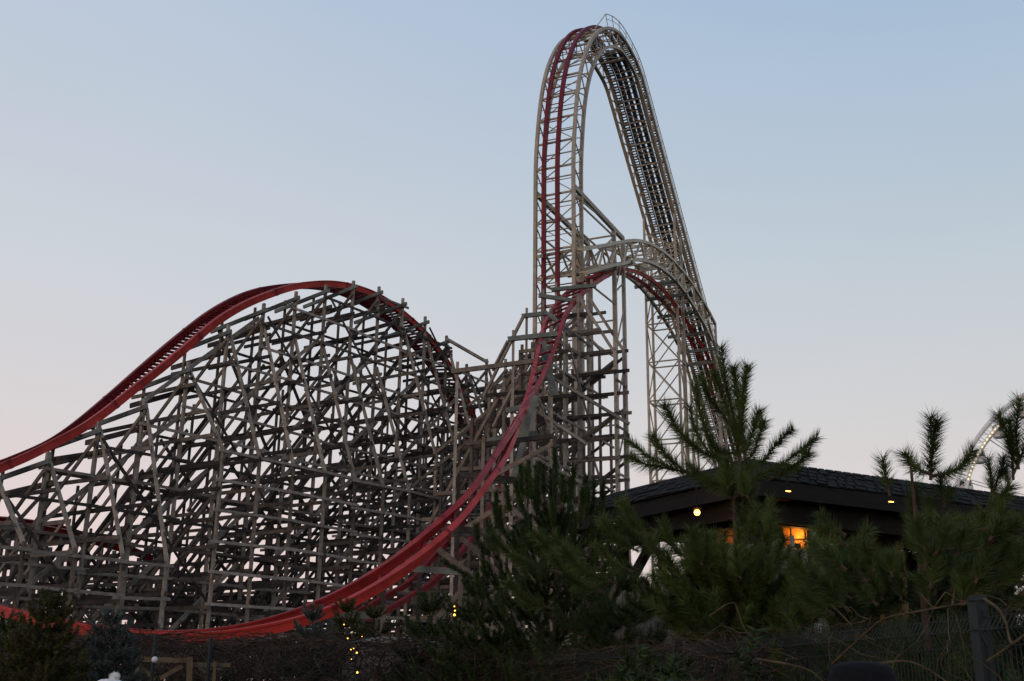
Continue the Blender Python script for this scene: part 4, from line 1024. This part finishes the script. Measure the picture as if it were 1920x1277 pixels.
# ================================================================ two visitors, mostly below the frame
def person(label, px, py_top, r, hat, pom=False, coat='coat'):
    top = at(px,py_top,r); H = (top.z-.125-(.055 if pom else 0))/.925; b0 = Vector((top.x,top.y,0)); hd = H/7.4
    away = Vector((top.x,top.y,0)).normalized(); sd = Vector((away.y,-away.x,0))
    root = thing('person', label, 'person', tuple(b0))
    sk = [('pelvis',0,.52*H,0,.15),('waist',0,.6*H,0,.13),('chest',0,.74*H,0,.17),('neck0',0,.82*H,0,.085),('neck',0,.865*H,.01,.058),('chin',0,.885*H,.02,.072),('mid',0,.925*H,.015,.086),('crown',0,.965*H,.0,.078),
          ('shL',-.115*H,.80*H,0,.075),('elL',-.15*H,.62*H,-.02,.052),('wrL',-.13*H,.49*H,.05,.035),('haL',-.128*H,.45*H,.06,.035),
          ('shR',.115*H,.80*H,0,.075),('elR',.15*H,.62*H,-.02,.052),('wrR',.13*H,.49*H,.05,.035),('haR',.128*H,.45*H,.06,.035),
          ('hpL',-.055*H,.5*H,0,.105),('knL',-.06*H,.28*H,.01,.065),('anL',-.06*H,.05*H,-.02,.045),('toL',-.065*H,.02*H,.11,.035),
          ('hpR',.055*H,.5*H,0,.105),('knR',.06*H,.28*H,.01,.065),('anR',.06*H,.05*H,-.02,.045),('toR',.065*H,.02*H,.11,.035)]
    ix = {n:i for i,(n,*_) in enumerate(sk)}
    ed = [('pelvis','waist'),('waist','chest'),('chest','neck0'),('neck0','neck'),('neck','chin'),('chin','mid'),('mid','crown'),('chest','shL'),('shL','elL'),('elL','wrL'),('wrL','haL'),('chest','shR'),('shR','elR'),('elR','wrR'),('wrR','haR'),('pelvis','hpL'),('hpL','knL'),('knL','anL'),('anL','toL'),('pelvis','hpR'),('hpR','knR'),('knR','anR'),('anR','toR')]
    def W_(x,z,y): return sd*x+away*y+Vector((0,0,z))
    me = bpy.data.meshes.new('body'); me.from_pydata([tuple(W_(x,z,y)) for n,x,z,y,r_ in sk], [(ix[a],ix[b]) for a,b in ed], [])
    o = bpy.data.objects.new('body', me); sc.collection.objects.link(o); o.parent = root
    sm = o.modifiers.new('skin','SKIN'); sm.use_smooth_shade = True
    for i,(n,x,z,y,r_) in enumerate(sk): me.skin_vertices[0].data[i].radius = (r_, r_*(.8 if 'chest' in n or 'waist' in n else 1)); me.skin_vertices[0].data[i].use_root = (i == 0)
    o.modifiers.new('sub','SUBSURF').levels = 2; me.materials.append(M[coat])
    # head skin, hair and hat over the skull
    hc = b0+W_(0,.925*H,.015)
    b = MB(); b.ball(hc+Vector((0,0,-.01)), .088, 16, 12, 1.22); b.build('head_skin', M['skin'], root, True)
    b = MB(); b.ball(hc-away*.012+Vector((0,0,-.01)), .096, 16, 12, 1.18); b.build('hair', M['hair'], root, True)
    b = MB(); n_ = 20; zc = hc.z+.125
    prof_ = [(.108,-.13),(.113,-.10),(.113,-.075),(.108,-.07),(.106,-.045),(.094,-.018),(.066,-.004),(.03,.0),(.004,.001)] if True else []
    base_ = len(b.v)
    for (rr_,zz_) in prof_:
        for i in range(n_): an = 2*math.pi*i/n_; wv = 1+.012*math.cos(an*10); v = Vector((hc.x+math.cos(an)*rr_*wv, hc.y+math.sin(an)*rr_*wv, zc+zz_)); b.v.append(tuple(v))
    for j in range(len(prof_)-1):
        for i in range(n_): b.f.append((base_+j*n_+i, base_+j*n_+(i+1)%n_, base_+(j+1)*n_+(i+1)%n_, base_+(j+1)*n_+i))
    h_ = b.build('knitted_hat', M[hat], root, True)
    if pom:
        b = MB(); b.ball(hc+sd*.03+Vector((0,0,zc-hc.z+.012)), .038, 12, 10); h2 = b.build('pompom_core', M[hat], h_, True)
        nd = Needles(); 
        for k in range(60):
            v = Vector((random.gauss(0,1),random.gauss(0,1),random.gauss(0,1))).normalized(); c_ = hc+sd*.03+Vector((0,0,zc-hc.z+.012)); nd.shoot([c_+v*.02,c_+v*.04], .018, 500, .7, .003)
        nd.build('pompom', M[hat], h_)
    return root
person('person in a cream knitted hat with a fluffy pompom at the bottom left', 208, 1259, 9.5, 'wool_white', True)
person('person in a plain black knitted hat at the bottom right before the fence', 1614, 1240, 3.9, 'wool_black', False)
